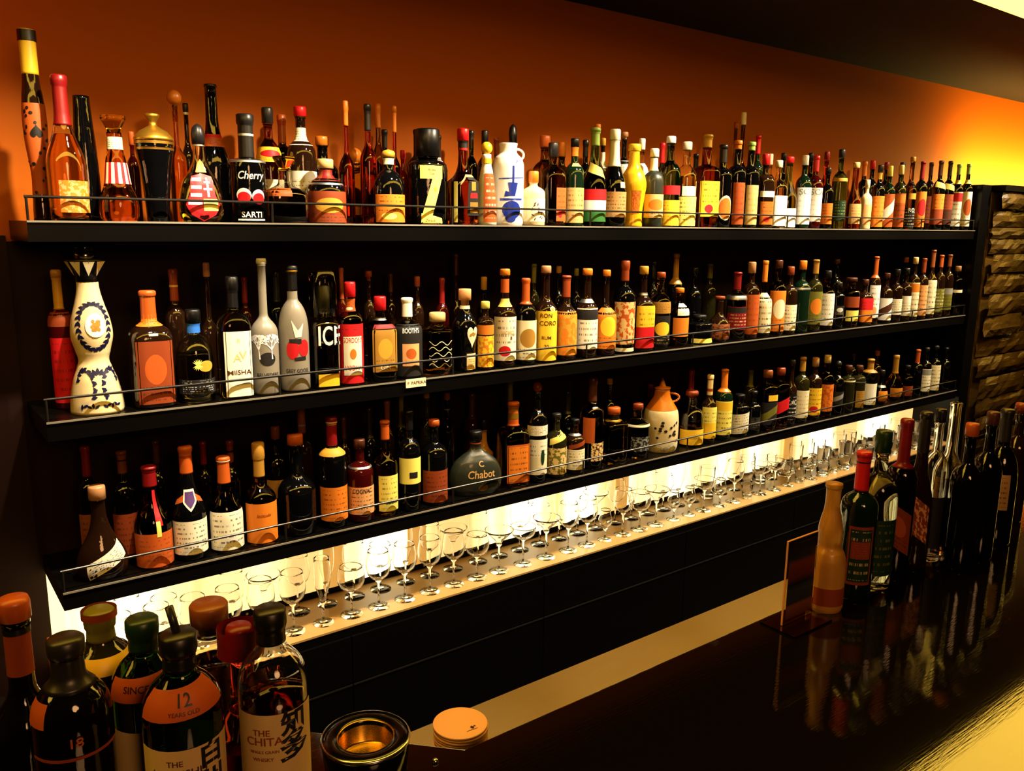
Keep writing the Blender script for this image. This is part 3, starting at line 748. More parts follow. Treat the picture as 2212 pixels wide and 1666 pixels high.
b(T, 1, 1047, 282, 30, 'std', 'blk', ('s', 'blk', .86), look='bottle with square black cap behind the white ceramic bottle')
b(T, 2, 1072, 298, 26, 'std', 'brn', ('f.8', 'rust', .96), look='dim bottle with brown top left of the windmill jug')
b(T, 0, 1097, 309, 64, 'delft', 'wht', None, look='white ceramic jug with handle and painted blue windmill', name='ceramic_jug', cat='jug', deco=deco_delft)
b(T, 1, 1107, 268, 36, 'std', 'blk', ('d', 'blk', .82), look='bottle with tall black domed stopper behind the windmill jug')
b(T, 0, 1152, 370, 56, 'std', 'crm', ('s', 'orange', .80), [('cream', .08, .5, 75, 'plain')], look='small cream ceramic flask with yellow cap and brown painted branches', deco=deco_jugface)
b(T, 1, 1176, 293, 46, 'std', 'smk', ('s', 'dorange', .88), look='dim bottle with copper cap behind the small cream flask')
b(T, 0, 1194, 308, 60, 'std', 'smk', ('s', 'char', .84), [('dorange', .06, .46, 26, 'dot', 'red', dict(a0=18))], look='brown glass bottle with narrow vertical orange-red label', e=4)
b(T, 1, 1212, 308, 34, 'bord', 'brn', ('s', 'orange', .84), look='bottle with tall orange cap behind the narrow red label')
b(T, 0, 1240, 299, 40, 'std', 'grn', ('s', 'blk', .91), [('tan', .04, .44, 66, 'lines', 'rust'), ('orange', .80, .90, 170, 'plain', None, dict(name='neck_label')), ('peach', .68, .72, 40, 'plain', None, dict(name='collar_label'))], look='green bottle with black cap, orange neck band and tan label')
b(T, 1, 1263, 302, 26, 'std', 'blk', ('f.8', 'blk', .95), look='dark bottle with black neck left of the tricolour label')
b(T, 0, 1284, 276, 44, 'slope', 'grt', ('f.82', 'lgrn', .965), [('white', .05, .38, 62, 'tri', 'red'), ('lemon', .52, .62, 60, 'plain', None, dict(tilt=-.08, name='collar_label'))], look='tall clear green bottle with tricolour label and slanted neck label')
b(T, 1, 1288, 268, 26, 'tall', 'brn', ('s', 'orange', .95), look='bottle with flat orange lid behind the tricolour label bottle')
b(T, 1, 1300, 298, 24, 'std', 'brn', ('s', 'gold', .92), [('cream', .66, .84, 150, 'plain', None, dict(name='neck_label'))], look='bottle with gold cap and cream neck right of the tricolour bottle')
b(T, 0, 1326, 279, 46, 'slope', 'blk', ('f.62', 'paper', .90), [('tan', .10, .36, 62, 'lines', 'brn'), ('cream', .40, .46, 14, 'plain', None, dict(a0=25, name='emblem'))], look='black sparkling wine bottle with white foil neck and black top', name='wine_bottle', bands=[('blk', .885, .985)])
b(T, 1, 1346, 285, 26, 'std', 'blk', ('c', 'cork', .93), [('paper', .56, .70, 150, 'band', 'char', dict(name='neck_label'))], look='corked dark bottle with white neck label left of the yellow bottle')
b(T, 0, 1368, 311, 46, 'swirl', 'yel', ('s', 'yel', .92), [('orange', .16, .44, 24, 'pat', 'dorange', dict(a0=-5))], look='opaque bright yellow swelling bottle')
b(T, 1, 1384, 299, 26, 'std', 'clr', ('s', 'white', .88), [('paper', .55, .72, 150, 'band', 'silver', dict(name='neck_label'))], look='white capped bottle with white neck behind the yellow one')
b(T, 0, 1411, 321, 36, 'std', 'mgr', ('s', 'white', .90), [('buff', .12, .42, 66, 'oval', 'orange'), ('paper', .72, .90, 170, 'plain', None, dict(name='neck_label'))], look='dark green bottle with white neck right of the yellow bottle')
b(T, 1, 1428, 308, 24, 'std', 'grn', ('f.76', 'red', .96), look='dark bottle with bright red foil neck behind the red shield label')
b(T, 0, 1446, 294, 38, 'std', 'grt', ('s', 'white', .93), [('yel', .02, .30, 66, 'lines', 'orange'), ('red', .36, .46, 55, 'plain', None, dict(name='shield_label'))], look='clear bottle with white cap, red shield and yellow label')
b(T, 0, 1481, 306, 38, 'std', 'clr', ('s', 'paper', .91), [('lemon', .02, .36, 66, 'lines', 'brn'), ('paper', .37, .48, 40, 'pat', 'silver', dict(name='upper_label'))], look='clear bottle with ivory cap and lemon yellow label', liq=('d8d4b0', .6))
b(T, 1, 1500, 332, 22, 'std', 'blk', ('f.8', 'blk', .96), look='dark short bottle between the ivory cap and yellow cap bottles')
b(T, 0, 1524, 290, 40, 'box', 'dam', ('f.86', 'gold', .97), [('yel', .12, .50, 55, 'dot', 'red')], look='square brown bottle with yellow foil cap and yellow-red label', e=5)
b(T, 0, 1559, 312, 34, 'bord', 'blk', ('f.78', 'char', .97), look='all black bottle with cream oval fruit label', deco=deco_oval)
b(T, 0, 1590, 303, 32, 'bord', 'blk', ('f.90', 'orange', .97), [('dorange', .04, .52, 40, 'lines', 'red')], look='black slim bottle with orange neck band and tall orange label')
b(T, 1, 1600, 242, 24, 'long', 'smk', ('s', 'paper', .90), look='tallest thin clear bottle with long ivory cap')
b(T, 2, 1584, 263, 20, 'long', 'smk', ('s', 'dorange', .95), look='thin clear bottle with brown cap left of the tallest ivory cap')
b(T, 0, 1619, 306, 32, 'bord', 'blk', ('f.90', 'lgrn', .97), [('buff', .04, .50, 42, 'lines', 'gold')], look='black slim bottle with green cap and tall gold label')
b(T, 1, 1633, 292, 22, 'std', 'grn', ('f.80', 'red', .97), look='green bottle with tall red foil behind the green capped bottle')
b(T, 0, 1651, 332, 28, 'bord', 'brn', ('s', 'red', .86), [('paper', .42, .5, 60, 'lines'), ('amber', .05, .36, 55, 'dot', 'red')], look='brown bottle with red cap, white strip and red dot', e=4)
b(T, 1, 1660, 332, 20, 'std', 'clr', ('s', 'paper', .86), look='bottle with white cap just behind the red dot bottle')
b(T, 0, 1679, 346, 28, 'std', 'clr', ('s', 'cream', .90), [('white', .04, .48, 60, 'lines', 'silver')], look='clear bottle with cream cap and tall white label', liq=('d8d8d0', .6), e=4)
b(T, 0, 1702, 338, 30, 'slope', 'pgr', ('s', 'red', .92), [('white', .02, .28, 62, 'plain')], look='pale green tapering bottle with red cap')
b(T, 2, 1688, 330, 20, 'std', 'blk', ('s', 'blk', .9), look='bottle with black cap left of the pale green bottle')
b(T, 0, 1735, 335, 26, 'std', 'grn', ('s', 'white', .87), [('white', .06, .56, 66, 'lines', 'silver')], look='dark bottle with white cap and left white lettered label', deco=deco_scala)
b(T, 0, 1759, 336, 26, 'std', 'dred', ('f.78', 'red', .97), [('white', .10, .56, 66, 'lines', 'silver')], look='dark bottle with red foil and right white lettered label', deco=deco_scala)
b(T, 2, 1747, 330, 20, 'std', 'blk', ('s', 'blk', .9), look='bottle with black cap between the two white lettered labels')
b(T, 1, 1781, 327, 20, 'tall', 'ros', ('s', 'dred', .9), look='thin bottle with dark red cap behind the small amber label')
b(T, 0, 1785, 362, 22, 'std', 'blk', ('s', 'blk', .9), [('orange', .08, .42, 62, 'lines', 'rust')], look='black bottle with small amber label right of the lettered labels')
b(T, 0, 1813, 322, 24, 'std', 'grt', ('s', 'char', .90), [('dgrn', .10, .36, 62, 'lines', 'lgrn')], look='clear bottle with black cap and dark green label', bands=[('gold', .60, .64)])
b(T, 0, 1845, 350, 26, 'hour', 'dam', ('s', 'buff', .92), [('tan', .08, .38, 55, 'lines', 'rust')], look='hourglass bottle of dark liqueur with tan label')
b(T, 1, 1863, 348, 20, 'std', 'blk', ('f.78', 'orange', .96), look='dark bottle with orange foil behind the hourglass bottle')
b(T, 2, 1880, 346, 20, 'std', 'blk', ('s', 'red', .88), look='dark bottle with red cap right of the orange foil neck')
b(T, 0, 1871, 388, 18, 'std', 'crm', ('s', 'cream', .86), [('peach', .1, .5, 50, 'plain')], look='small cream bottle right of the hourglass bottle')
b(T, 0, 1897, 356, 20, 'std', 'blk', ('s', 'char', .9), [('orange', .04, .52, 64, 'lines', 'rust'), ('gold', .78, .88, 160, 'plain', None, dict(name='neck_label'))], look='black bottle with gold neck ring, right of the small cream bottle')
b(T, 0, 1918, 358, 21, 'std', 'grn', ('s', 'lemon', .84), [('dorange', .04, .56, 64, 'diag', 'paper')], look='green bottle with pale yellow cap and orange checked label')
b(T, 1, 1910, 350, 18, 'std', 'blk', ('s', 'dred', .9), look='bottle with dark red cap behind the pale yellow cap')
b(T, 0, 1942, 356, 21, 'std', 'olv', ('s', 'buff', .86), [('dorange', .04, .56, 64, 'band', 'orange')], look='olive bottle with tan cap and all orange label')
b(T, 1, 1944, 350, 20, 'std', 'blk', ('s', 'blk', .92), look='bottle with black cap behind the tan capped olive bottle')
b(T, 0, 1966, 338, 20, 'tall', 'smk', ('s', 'brass', .94), [('blk', .02, .30, 66, 'lines', 'white'), ('gold', .42, .50, 40, 'plain', None, dict(name='medal_label'))], txt=[('RO', .27, .07, 'white')], look='thin clear necked bottle with black label and gold medal')
b(T, 0, 1988, 348, 20, 'std', 'blk', ('f.74', 'dred', .97), [('orange', .04, .56, 64, 'oval', 'red')], look='dark bottle with wine red foil and orange label with red centre')
b(T, 1, 2006, 350, 18, 'std', 'brn', ('f.8', 'brn', .96), [('rust', .1, .5, 60, 'lines')], look='brown bottle with brown neck right of the wine red foil')
b(T, 0, 2027, 346, 20, 'std', 'blk', ('f.78', 'brn', .97), [('orange', .08, .52, 64, 'half', 'rust'), ('lemon', .60, .68, 60, 'plain', None, dict(name='shoulder_label', tilt=-.05))], look='dark bottle with yellow shoulder label, left of the matching one')
b(T, 0, 2047, 347, 19, 'std', 'blk', ('f.78', 'char', .97), [('rust', .08, .52, 64, 'half', 'brn'), ('lemon', .58, .66, 60, 'plain', None, dict(name='shoulder_label', tilt=-.05))], look='dark bottle with yellow shoulder label, third from the right end')
b(T, 0, 2066, 354, 19, 'std', 'blk', ('f.84', 'lgrn', .97), [('paper', .06, .58, 64, 'band', 'red')], look='black bottle with green foil and white label, second from right end', bands=[('lemon', .70, .76)])
b(T, 0, 2087, 353, 19, 'std', 'blk', ('f.84', 'lgrn', .97), [('paper', .06, .58, 64, 'oval', 'dorange')], look='black bottle with green foil and white label, last at right end', bands=[('lemon', .70, .76)])

# ------------------------------------------------------------------ middle shelf
def deco_azul(B):
    H, R = B.H, B.R; v, f = shape2d('leaf'); e_, ef = shape2d('ell'); it = []
    nv = plain('navy', .3)
    for i in range(22):                       # wreath round the medal on the upper belly
        a = 2 * PI * i / 22; x, z = .60 * R * sin(a), .52 + .135 * cos(a)
        for s_ in (-.5, .5): it.append((v, f, .0075, .017, x + s_ * .005, z, -a - PI / 2 + s_ * 1.3))
    for sx in (-1, 1):                        # scrolls of leaves on the skirt
        for i in range(9):
            a = .4 + i * .42; x, z = sx * (.50 + .34 * cos(a)) * R, .165 + .10 * sin(a)
            for s_ in (-.5, .5): it.append((v, f, .007, .015, x, z + s_ * .008, a * sx + s_ * 1.4))
        for i in range(5): it.append((v, f, .006, .014, sx * (.15 + .14 * i) * R, .05 + .006 * (i % 2), sx * .9 + i))
    for i in range(5): it.append((v, f, .008, .018, (i - 2) * .12 * R, .255 - abs(i - 2) * .006, -(i - 2) * .55))
    B.wrap(it, nv, 'painted_leaves', .0009)
    o = B.wrap([(e_, ef, .36 * R, .070 * H, .05 * R, .53, 0)], plain('white', .25), 'medal', .0022)
    rr = random.Random(4)
    B.wrap([(e_, ef, .0035, .004, .05 * R + rr.uniform(-1, 1) * .14 * R, .53 + rr.uniform(-1, 1) * .03, 0) for i in range(22)], plain('brass', .4), 'medal_monogram', .003, o)
    m = MB(); r = B.r_at(.79) * 1.78; z0 = .906 * H
    m.lathe([(z0, r * .55), (z0 + .012, r * .54), (z0 + .022, r * .50)] , 20); hb = m.build('stopper_band', plain('silver', .15, 1), B.capo, True)
    m = MB(); m.lathe([(z0 + .022, r * .52)] + [(z0 + .022 + .03 * sin(a), max(r * .52 * cos(a), .0005)) for a in [PI / 2 * i / 6 for i in range(1, 7)]], 20); m.build('stopper_dome', plain('blk', .1), B.capo, True)
    m = MB()
    for i in range(9):                        # pointed petals of the flared stopper
        a = 2 * PI * i / 9; n = len(m.v)
        for t, zz in ((-.28, .90), (.28, .90), (0, .815)):
            rr_ = (B.r_at(.79) * (1.83 if zz > .85 else 1.10)) + .0012; m.v.append((rr_ * sin(a + t), -rr_ * cos(a + t), zz * H))
        m.f.append((n + 2, n + 1, n))
    m.build('painted_petals', plain('cream', .3), B.capo)
def deco_agave(B):
    H, R = B.H, B.R; v, f = shape2d('leaf'); o = B.last
    B.wrap([(v, f, .004, .03, .0, .42, (i - 3) * .35) for i in range(7)], plain('lemon'), 'printed_agave', .0012)
    e_, ef = shape2d('ell'); B.wrap([(e_, ef, .45 * R, .06 * H, .45 * R, .40, 0)], plain('gold'), 'printed_hill', .0009)
def deco_tree(B):
    H, R = B.H, B.R; rr = random.Random(2); it = []; q = shape2d('poly', pts=[(-.0011, -.5), (.0011, -.5), (.0005, .5), (-.0005, .5)])
    def br(x, z, a, l, d):
        it.append((q[0], q[1], 1.6 if d > 2 else 1, l, x + sin(-a) * l / 2, (z + cos(a) * l / 2) / H, a))
        if d == 0: return
        x2, z2 = x - sin(a) * l, z + cos(a) * l
        for k in (-1, 0, 1): br(x2, z2, a + k * .55 + rr.uniform(-.15, .15), l * .66, d - 1)
    for x in (-.55, .35): br(x * R, .27 * H, rr.uniform(-.1, .1), .026, 4)
    B.wrap(it, plain('ffffff'), 'printed_trees', .0009)
    e_, ef = shape2d('ell'); B.wrap([(e_, ef, .6 * R, .05 * H, 0, .27, 0)], plain('char'), 'printed_hill', .0007)
def deco_goose(B):
    H, R = B.H, B.R; e_, ef = shape2d('ell')
    B.wrap([(e_, ef, .42 * R, .075 * H, -.3 * R, .34, 0), (e_, ef, .42 * R, .07 * H, .5 * R, .35, 0)], plain('red'), 'printed_fruit', .0008)
    p = shape2d('poly', pts=[(-.35 * R, .04), (-.05 * R, .008), (.2 * R, .004), (.5 * R, .03), (.3 * R, -.006), (-.1 * R, -.008)])
    B.wrap([(p[0], p[1], 1, 1, 0, .46, 0)], plain('paper'), 'printed_bird', .0012)
    p = shape2d('poly', pts=[(-.5 * R, -.004), (.3 * R, -.008), (.3 * R, .006), (-.5 * R, .006)]); B.wrap([(p[0], p[1], 1, 1, 0, .41, 0), (p[0], p[1], 1, .8, .3 * R, .27, .1)], plain('char'), 'printed_hill', .0013)
def deco_heart(B):
    H, R = B.H, B.R; v, f = shape2d('heart')
    o = B.wrap([(v, f, .50 * R, .155 * H, .38 * R, .44, 0)], plain('cream'), 'heart_label', .0008); B.last = o
    e_, ef = shape2d('ell'); B.wrap([(e_, ef, .03 * R + .003, .004, (.2 + .09 * i) * R, .45 + .01 * (i % 3), 0) for i in range(5)], plain('brass'), 'emblem', .0014, o)
def deco_wave(B):
    H, R = B.H, B.R; it = []
    for k in range(5):
        n = 14; out = [(-.8 * R + 1.6 * R * i / n, .006 * sin(i * .9 + k * 2)) for i in range(n + 1)]
        vs = []; fs = []
        for x, z in out: vs += [(x, z - .0011), (x, z + .0011)]
        for i in range(n): fs.append((2 * i, 2 * i + 2, 2 * i + 3, 2 * i + 1))
        it.append((vs, fs, 1, 1, 0, .16 + .09 * k, 0))
    B.wrap(it, plain('cream'), 'moulded_waves', .0008)
def deco_ring(B):
    e_, ef = shape2d('ell'); o = B.wrap([(e_, ef, .26 * B.R, .026 * B.H, .35 * B.R, .56, 0)], plain('paper'), 'seal', .0009)
    B.wrap([(e_, ef, .18 * B.R, .018 * B.H, .35 * B.R, .56, 0)], plain('gold'), 'seal_centre', .0015, o)
def deco_cover(B):
    R, H = B.R * .93, B.H; z0, z1 = .69 * H, 1.12 * H; m = MB(); e = 4.0
    m.lathe([(z0, R - .002, e), (z0, R, e), (z1 - .002, R, e), (z1, R - .002, e), (z1, .004, e), (z1 - .006, .004, e), (z1 - .006, R - .003, e), (z0 + .001, R - .0022, e)], 32, close=False)
    m.build('upturned_glass', glass('clr'), B.root, True)
K = 'M'
b(K, 0, 197, 527, 122, 'azul', 'crm', ('hat', 'blk', .80), look='tall hourglass ceramic bottle with dark blue leaves, black bell stopper', deco=deco_azul, name='ceramic_bottle', face=.2)
b(K, 1, 134, 582, 54, 'bord', 'dred', ('f.72', 'gold', .95), [('red', .05, .52, 60, 'lines', 'dred'), ('rust', .60, .70, 150, 'plain', None, dict(name='neck_label'))], look='red bottle with dull gold cap behind the blue leaf ceramic bottle')
b(K, 0, 326, 627, 94, 'std', 'brn', ('f.73', 'dorange', .97), [('rust', .04, .58, 45, 'oval', 'dorange'), ('orange', .70, .80, 120, 'lines', 'brn', dict(name='neck_label'))], look='square shouldered bourbon bottle with embossed rust label and copper neck', e=4, bands=[('silver', .625, .645, 1)])
b(K, 1, 382, 580, 50, 'std', 'brn', ('f.75', 'rust', .96), bands=[('buff', .86, .875)], look='brown bottle with rust neck behind the agave bottle')
b(K, 0, 421, 668, 82, 'dome', 'clr', ('s', 'blk', .86), [('char', .10, .26, 60, 'lines', 'silver')], look='round clear bottle with blue neck and printed yellow agave plant', deco=deco_agave, liq=('b8b48a', .55), bands=[('sky', .75, .85)])
b(K, 1, 453, 567, 42, 'long', 'brn', ('s', 'cork', .90), look='tall thin dark bottle with cork left of the white square label')
b(K, 0, 506, 597, 72, 'std', 'gold', ('f.74', 'blk', .90), [('paper', .02, .56, 46, 'plain')], look='square pale yellow bottle with big white label and orange cap', e=4.5, txt=[('MIISHA', .22, .055, 'brn'), ('fi', .48, .05, 'buff'), ('A', .34, .09, 'buff', -.1), ('V', .36, .09, 'buff', .25)], bands=[('orange', .905, .985)])
b(K, 2, 533, 598, 32, 'std', 'dred', ('f.76', 'dred', .97), look='bottle with dark red neck left of the frosted tree bottle')
b(K, 0, 570, 558, 64, 'long', 'fro', ('s', 'silver', .965), look='tall frosted bottle printed with bare white trees', deco=deco_tree, txt=[('BELVEDERE', .15, .042, 'char', 0, 0, .8)])
b(K, 2, 600, 585, 44, 'bord', 'blk', ('f.72', 'blk', .97), look='black necked bottle between the two frosted bottles')
b(K, 0, 634, 573, 66, 'dome', 'fro', ('f.80', 'blk', .965), look='frosted bottle with red fruit, white bird and black neck', deco=deco_goose, txt=[('GREY GOOSE', .17, .045, 'char', 0, 0, .7)], bands=[('gold', .95, .975, 1)])
b(K, 0, 700, 612, 64, 'box', 'clr', ('s', 'lemon', .80), [('yel', .02, .14, 40, 'plain')], look='square clear bottle printed ICE with an upturned glass over its neck', liq=('1a0c06', .50), e=5, txt=[('ICE', .50, .26, 'white', .1, 0, .55)], deco=deco_cover)
b(K, 0, 758, 609, 56, 'bord', 'clr', ('s', 'red', .86), [('red', .02, .60, 60, 'frame', 'red'), ('paper', .10, .48, 46, 'plain', None, dict(off=.0013, name='inner_label')), ('dorange', .72, .84, 110, 'dot', 'cream', dict(name='neck_label'))], look='flat bottle with red cap and red framed cream label', dy=.7, liq=('302418', .66), txt=[("GORDON'S", .44, .07, 'red', 0, 0, .6), ('VODKA', .17, .07, 'red', 0, 0, .7)], deco=lambda B: B.wrap([(*shape2d('ell'), .25 * B.R, .05 * B.H, 0, .31, 0)], plain('orange'), 'emblem', .002, B.last))
b(K, 1, 740, 578, 24, 'std', 'dred', ('f.72', 'rust', .97), look='slim bottle with rust red neck behind the red framed label bottle')
b(K, 0, 822, 640, 58, 'std', 'smk', ('s', 'red', .84), [('brass', .12, .62, 46, 'oval', 'gold'), ('dred', .63, .68, 46, 'plain', None, dict(name='upper_label'))], look='square gin bottle with gold label and red neck ring', e=5, txt=[('GIN', .17, .07, 'cream')], bands=[('silver', .72, .75, 1)])
b(K, 1, 798, 585, 28, 'std', 'brn', ('c', 'rust', .92), look='dim bottle with red-brown stopper behind the gold gin label')
b(K, 2, 845, 590, 24, 'std', 'brn', ('f.8', 'brn', .96), look='dim brown topped bottle right of the gold gin label')
b(K, 0, 880, 643, 58, 'std', 'clr', ('f.76', 'paper', .97), [('char', .03, .68, 70, 'plain')], look='clear bottle with white neck, black label and cream badge', liq=('2a2a26', .68), txt=[("BOOTH'S", .60, .085, 'white', 0, 0, .62)], deco=lambda B: (B.label('peach', .16, .44, 34, 'oval', 'dorange', 'badge', .0016),))
b(K, 1, 902, 597, 26, 'std', 'brn', ('s', 'rust', .9), look='dim bottle with rust cap behind the cream badge bottle')
b(K, 0, 945, 675, 62, 'cyl', 'amb', ('s', 'buff', .86), look='short wide amber bottle with wavy moulded glass', deco=deco_wave)
b(K, 1, 955, 600, 26, 'std', 'dred', ('f.72', 'dred', .96), look='bottle with crimson foil behind the wavy amber bottle')
b(K, 2, 985, 548, 24, 'long', 'brn', ('f.8', 'brn', .97), look='tallest dim brown bottle behind the heart label bottle')
b(K, 0, 1004, 624, 64, 'heart', 'blk', ('c', 'peach', .80), [('buff', .0 + .02, .22, 34, 'band', 'cream', dict(a0=28))], look='cloak shaped black bottle with cream heart label', deco=deco_heart, bands=[('cream', .76, .80)])
b(K, 0, 1048, 651, 40, 'cyl', 'brn', ('s', 'lemon', .90), [('yel', .04, .50, 62, 'pat', 'orange'), ('orange', .52, .66, 62, 'plain', None, dict(name='upper_label'))], look='short brown bottle with honeycomb yellow label and yellow cap')
b(K, 1, 1045, 598, 26, 'std', 'blk', ('s', 'brass', .86), look='black bottle with wide gold cap behind the honeycomb label')
b(K, 0, 1090, 581, 42, 'tall', 'brn', ('s', 'orange', .94), [('paper', .07, .52, 66, 'dot', 'red'), ('dorange', .76, .90, 170, 'plain', None, dict(name='neck_label')), ('lemon', .62, .70, 80, 'plain', None, dict(name='collar_label'))], look='brown rum bottle with orange cap and white label with red seal', txt=[('BACARDI', .36, .05, 'buff', 0, 0, .7), ('8', .30, .05, 'brn', .3)])
b(K, 0, 1135, 601, 40, 'std', 'blk', ('f.70', 'dorange', .97), [('cream', .06, .52, 66, 'oval', 'brass')], look='dark bottle with orange-red foil neck and cream label')
b(K, 1, 1152, 570, 22, 'std', 'olv', ('f.8', 'olive', .97), look='dim green bottle behind the orange-red foil neck')
b(K, 0, 1178, 574, 42, 'tall', 'brn', ('s', 'cork', .93), [('yel', .02, .54, 66, 'plain')], look='dark rum bottle with lettered yellow label and white seal', deco=deco_ring, txt=[('RON', .49, .06, 'brn', -.25), ('CORO', .41, .065, 'brn', -.05), ('RUM', .26, .05, 'brn', -.2), ('20', .17, .05, 'brn', -.2)])
b(K, 0, 1222, 595, 40, 'tall', 'brn', ('f.74', 'rust', .97), [('orange', .06, .58, 66, 'pat', 'gold')], look='dark bottle with rust neck and tall plain orange label')
b(K, 1, 1205, 575, 22, 'std', 'blk', ('s', 'brass', .93), look='dim bottle with pale gold cap left of the rust neck')
b(K, 0, 1267, 580, 40, 'tall', 'brn', ('s', 'orange', .93), [('paper', .10, .56, 66, 'band', 'char')], look='brown bottle with orange cap and white label with dark signs', bands=[('silver', .62, .66, 1)])
b(K, 1, 1243, 580, 20, 'std', 'blk', ('s', 'olive', .92), look='dim bottle with olive cap left of the dark sign label')
b(K, 0, 1308, 583, 38, 'long', 'brn', ('s', 'orange', .93), [('orange', .08, .56, 66, 'oval', 'yel')], look='slender brown bottle with orange cap and round based orange label')
b(K, 0, 1348, 563, 38, 'std', 'blk', ('f.78', 'rust', .93), [('buff', .10, .56, 66, 'pat', 'dorange')], look='black bottle with big rust top and patterned orange label', bands=[('cream', .02, .06)])
b(K, 0, 1388, 575, 36, 'tall', 'brn', ('s', 'gold', .91), [('yel', .04, .54, 60, 'half', 'red')], look='square brown bottle with gold cap and yellow-red label', e=4, bands=[('silver', .66, .69, 1)])
b(K, 0, 1425, 588, 36, 'std', 'gold', ('s', 'rust', .93), [('char', .06, .44, 66, 'oval', 'yel'), ('brass', .47, .62, 66, 'lines', 'brn', dict(name='upper_label'))], look='clear yellow bottle with black label and yellow disc')
b(K, 1, 1408, 565, 20, 'std', 'blk', ('f.8', 'blk', .97), look='dim black topped bottle left of the yellow disc label')
b(K, 0, 1466, 622, 34, 'std', 'dam', ('s', 'orange', .92), [('orange', .18, .50, 55, 'plain'), ('paper', .54, .74, 45, 'lines', None, dict(name='medal_label', a0=15))], look='amber bottle with round white medal and plain orange label')
b(K, 1, 1457, 548, 26, 'std', 'blk', ('f.66', 'brass', .97), look='tall bottle in gold foil behind the white medal bottle')
b(K, 0, 1510, 680, 44, 'cyl', 'blk', ('s', 'blk', .84), [('lemon', .04, .20, 55, 'plain')], look='squat black bottle with small lemon label at its foot')
b(K, 1, 1497, 578, 26, 'std', 'blk', ('s', 'blk', .93), look='dim black bottle behind the squat black one')
b(K, 2, 1530, 570, 24, 'std', 'olv', ('f.8', 'olive', .97), look='dim olive bottle right of the squat black one')
b(K, 0, 1553, 640, 36, 'wick', 'brn', ('c', 'rust', .90), [('wood', .06, .40, 75, 'pat', 'brn')], look='dark squat bottle in brown wicker')
b(K, 0, 1590, 588, 34, 'std', 'clr', ('f.74', 'dred', .97), [('dred', .16, .50, 66, 'band', 'char')], look='clear bottle with dark red neck and red banded label', bands=[('silver', .60, .66, 1)], liq=('2a1408', .6))
b(K, 0, 1620, 566, 30, 'std', 'brn', ('s', 'cork', .86), [('dorange', .06, .58, 66, 'lines', 'rust')], look='brown bottle with cork cap and dark orange label')
b(K, 0, 1649, 563, 28, 'long', 'smk', ('f.72', 'orange', .97), [('cream', .06, .58, 66, 'lines')], look='bottle with long orange foil neck and cream label')
b(K, 0, 1678, 562, 28, 'std', 'smk', ('s', 'brn', .90), [('orange', .06, .60, 66, 'oval', 'cream')], look='bottle with brown cap and orange label, right of long orange foil')
b(K, 0, 1704, 576, 26, 'std', 'brn', ('s', 'rust', .88), [('cream', .06, .44, 66, 'lines')], look='brown bottle with low cream label left of the green bottle')
b(K, 0, 1730, 563, 28, 'std', 'grn', ('s', 'orange', .88), look='unlabelled green bottle with orange cap', bands=[('silver', .60, .63, 1)])
b(K, 0, 1758, 561, 26, 'std', 'olv', ('f.8', 'brass', .97), [('olive', .10, .56, 66, 'oval', 'orange')], look='olive bottle with brown top and orange spotted label')
b(K, 0, 1784, 585, 26, 'std', 'dam', ('s', 'char', .88), [('white', .08, .62, 66, 'lines', 'grey')], look='amber bottle with tall white label right of the olive bottle')
b(K, 1, 1802, 560, 22, 'std', 'blk', ('s', 'brn', .94), look='dim dark bottle behind the tall white label')
b(K, 0, 1808, 610, 22, 'cyl', 'blk', ('s', 'char', .88), [('char', .3, .5, 50, 'oval', 'silver')], look='small black bottle with silver ring badge')
b(K, 0, 1836, 600, 28, 'cyl', 'dam', ('c', 'brn', .88), [('lemon', .12, .34, 50, 'plain'), ('rust', .40, .62, 60, 'plain', None, dict(name='upper_label'))], look='wide copper coloured bottle with small pale green label')
b(K, 0, 1866, 604, 28, 'std', 'brn', ('s', 'brn', .88), [('red', .08, .60, 66, 'half', 'orange'), ], look='square bottle with red and orange label left of the orange neck', e=4)
b(K, 0, 1888, 554, 22, 'std', 'brn', ('f.68', 'dorange', .97), [('white', .10, .58, 60, 'dot', 'peach')], look='dark bottle with tall orange foil neck and white label')
b(K, 0, 1912, 590, 22, 'std', 'brn', ('s', 'brn', .9), [('white', .06, .50, 66, 'diag', 'brn')], look='brown bottle with slanting white label')
b(K, 0, 1934, 582, 22, 'std', 'brn', ('s', 'char', .9), [('paper', .14, .44, 66, 'frame', 'white')], look='brown bottle with square white framed label, left of its twin row')
b(K, 0, 1954, 580, 21, 'std', 'brn', ('s', 'char', .9), [('paper', .10, .48, 66, 'band', 'white')], look='brown bottle with white banded label left of the yellow topped label')
b(K, 1, 1951, 556, 18, 'std', 'blk', ('s', 'rust', .92), look='dim bottle with rust cap behind the white banded label')
b(K, 0, 1972, 556, 20, 'std', 'brn', ('s', 'buff', .90), [('cream', .06, .60, 66, 'band', 'orange')], look='brown bottle with cream label topped in yellow')
b(K, 0, 1991, 558, 19, 'std', 'brn', ('f.76', 'rust', .97), [('peach', .06, .56, 66, 'lines')], look='dark bottle with rust neck and peach label')
b(K, 0, 2010, 540, 19, 'tall', 'brn', ('f.74', 'wood', .97), [('cream', .06, .56, 66, 'lines')], look='tallest dark bottle with brown neck and cream label near right')
b(K, 0, 2028, 551, 18, 'std', 'brn', ('f.80', 'dorange', .97), [('olive', .08, .46, 66, 'lines', 'cream')], look='dark bottle with orange foil and dim label, third from right end')
b(K, 0, 2046, 550, 18, 'std', 'brn', ('f.80', 'wood', .97), [('olive', .10, .46, 66, 'band', 'grey')], look='dark bottle with wooden brown foil, second from right end')
b(K, 0, 2066, 575, 19, 'cyl', 'clr', ('s', 'cork', .90), [('paper', .46, .52, 60, 'plain')], look='clear flat shouldered bottle, last at the right end', liq=('6a4a20', .5))

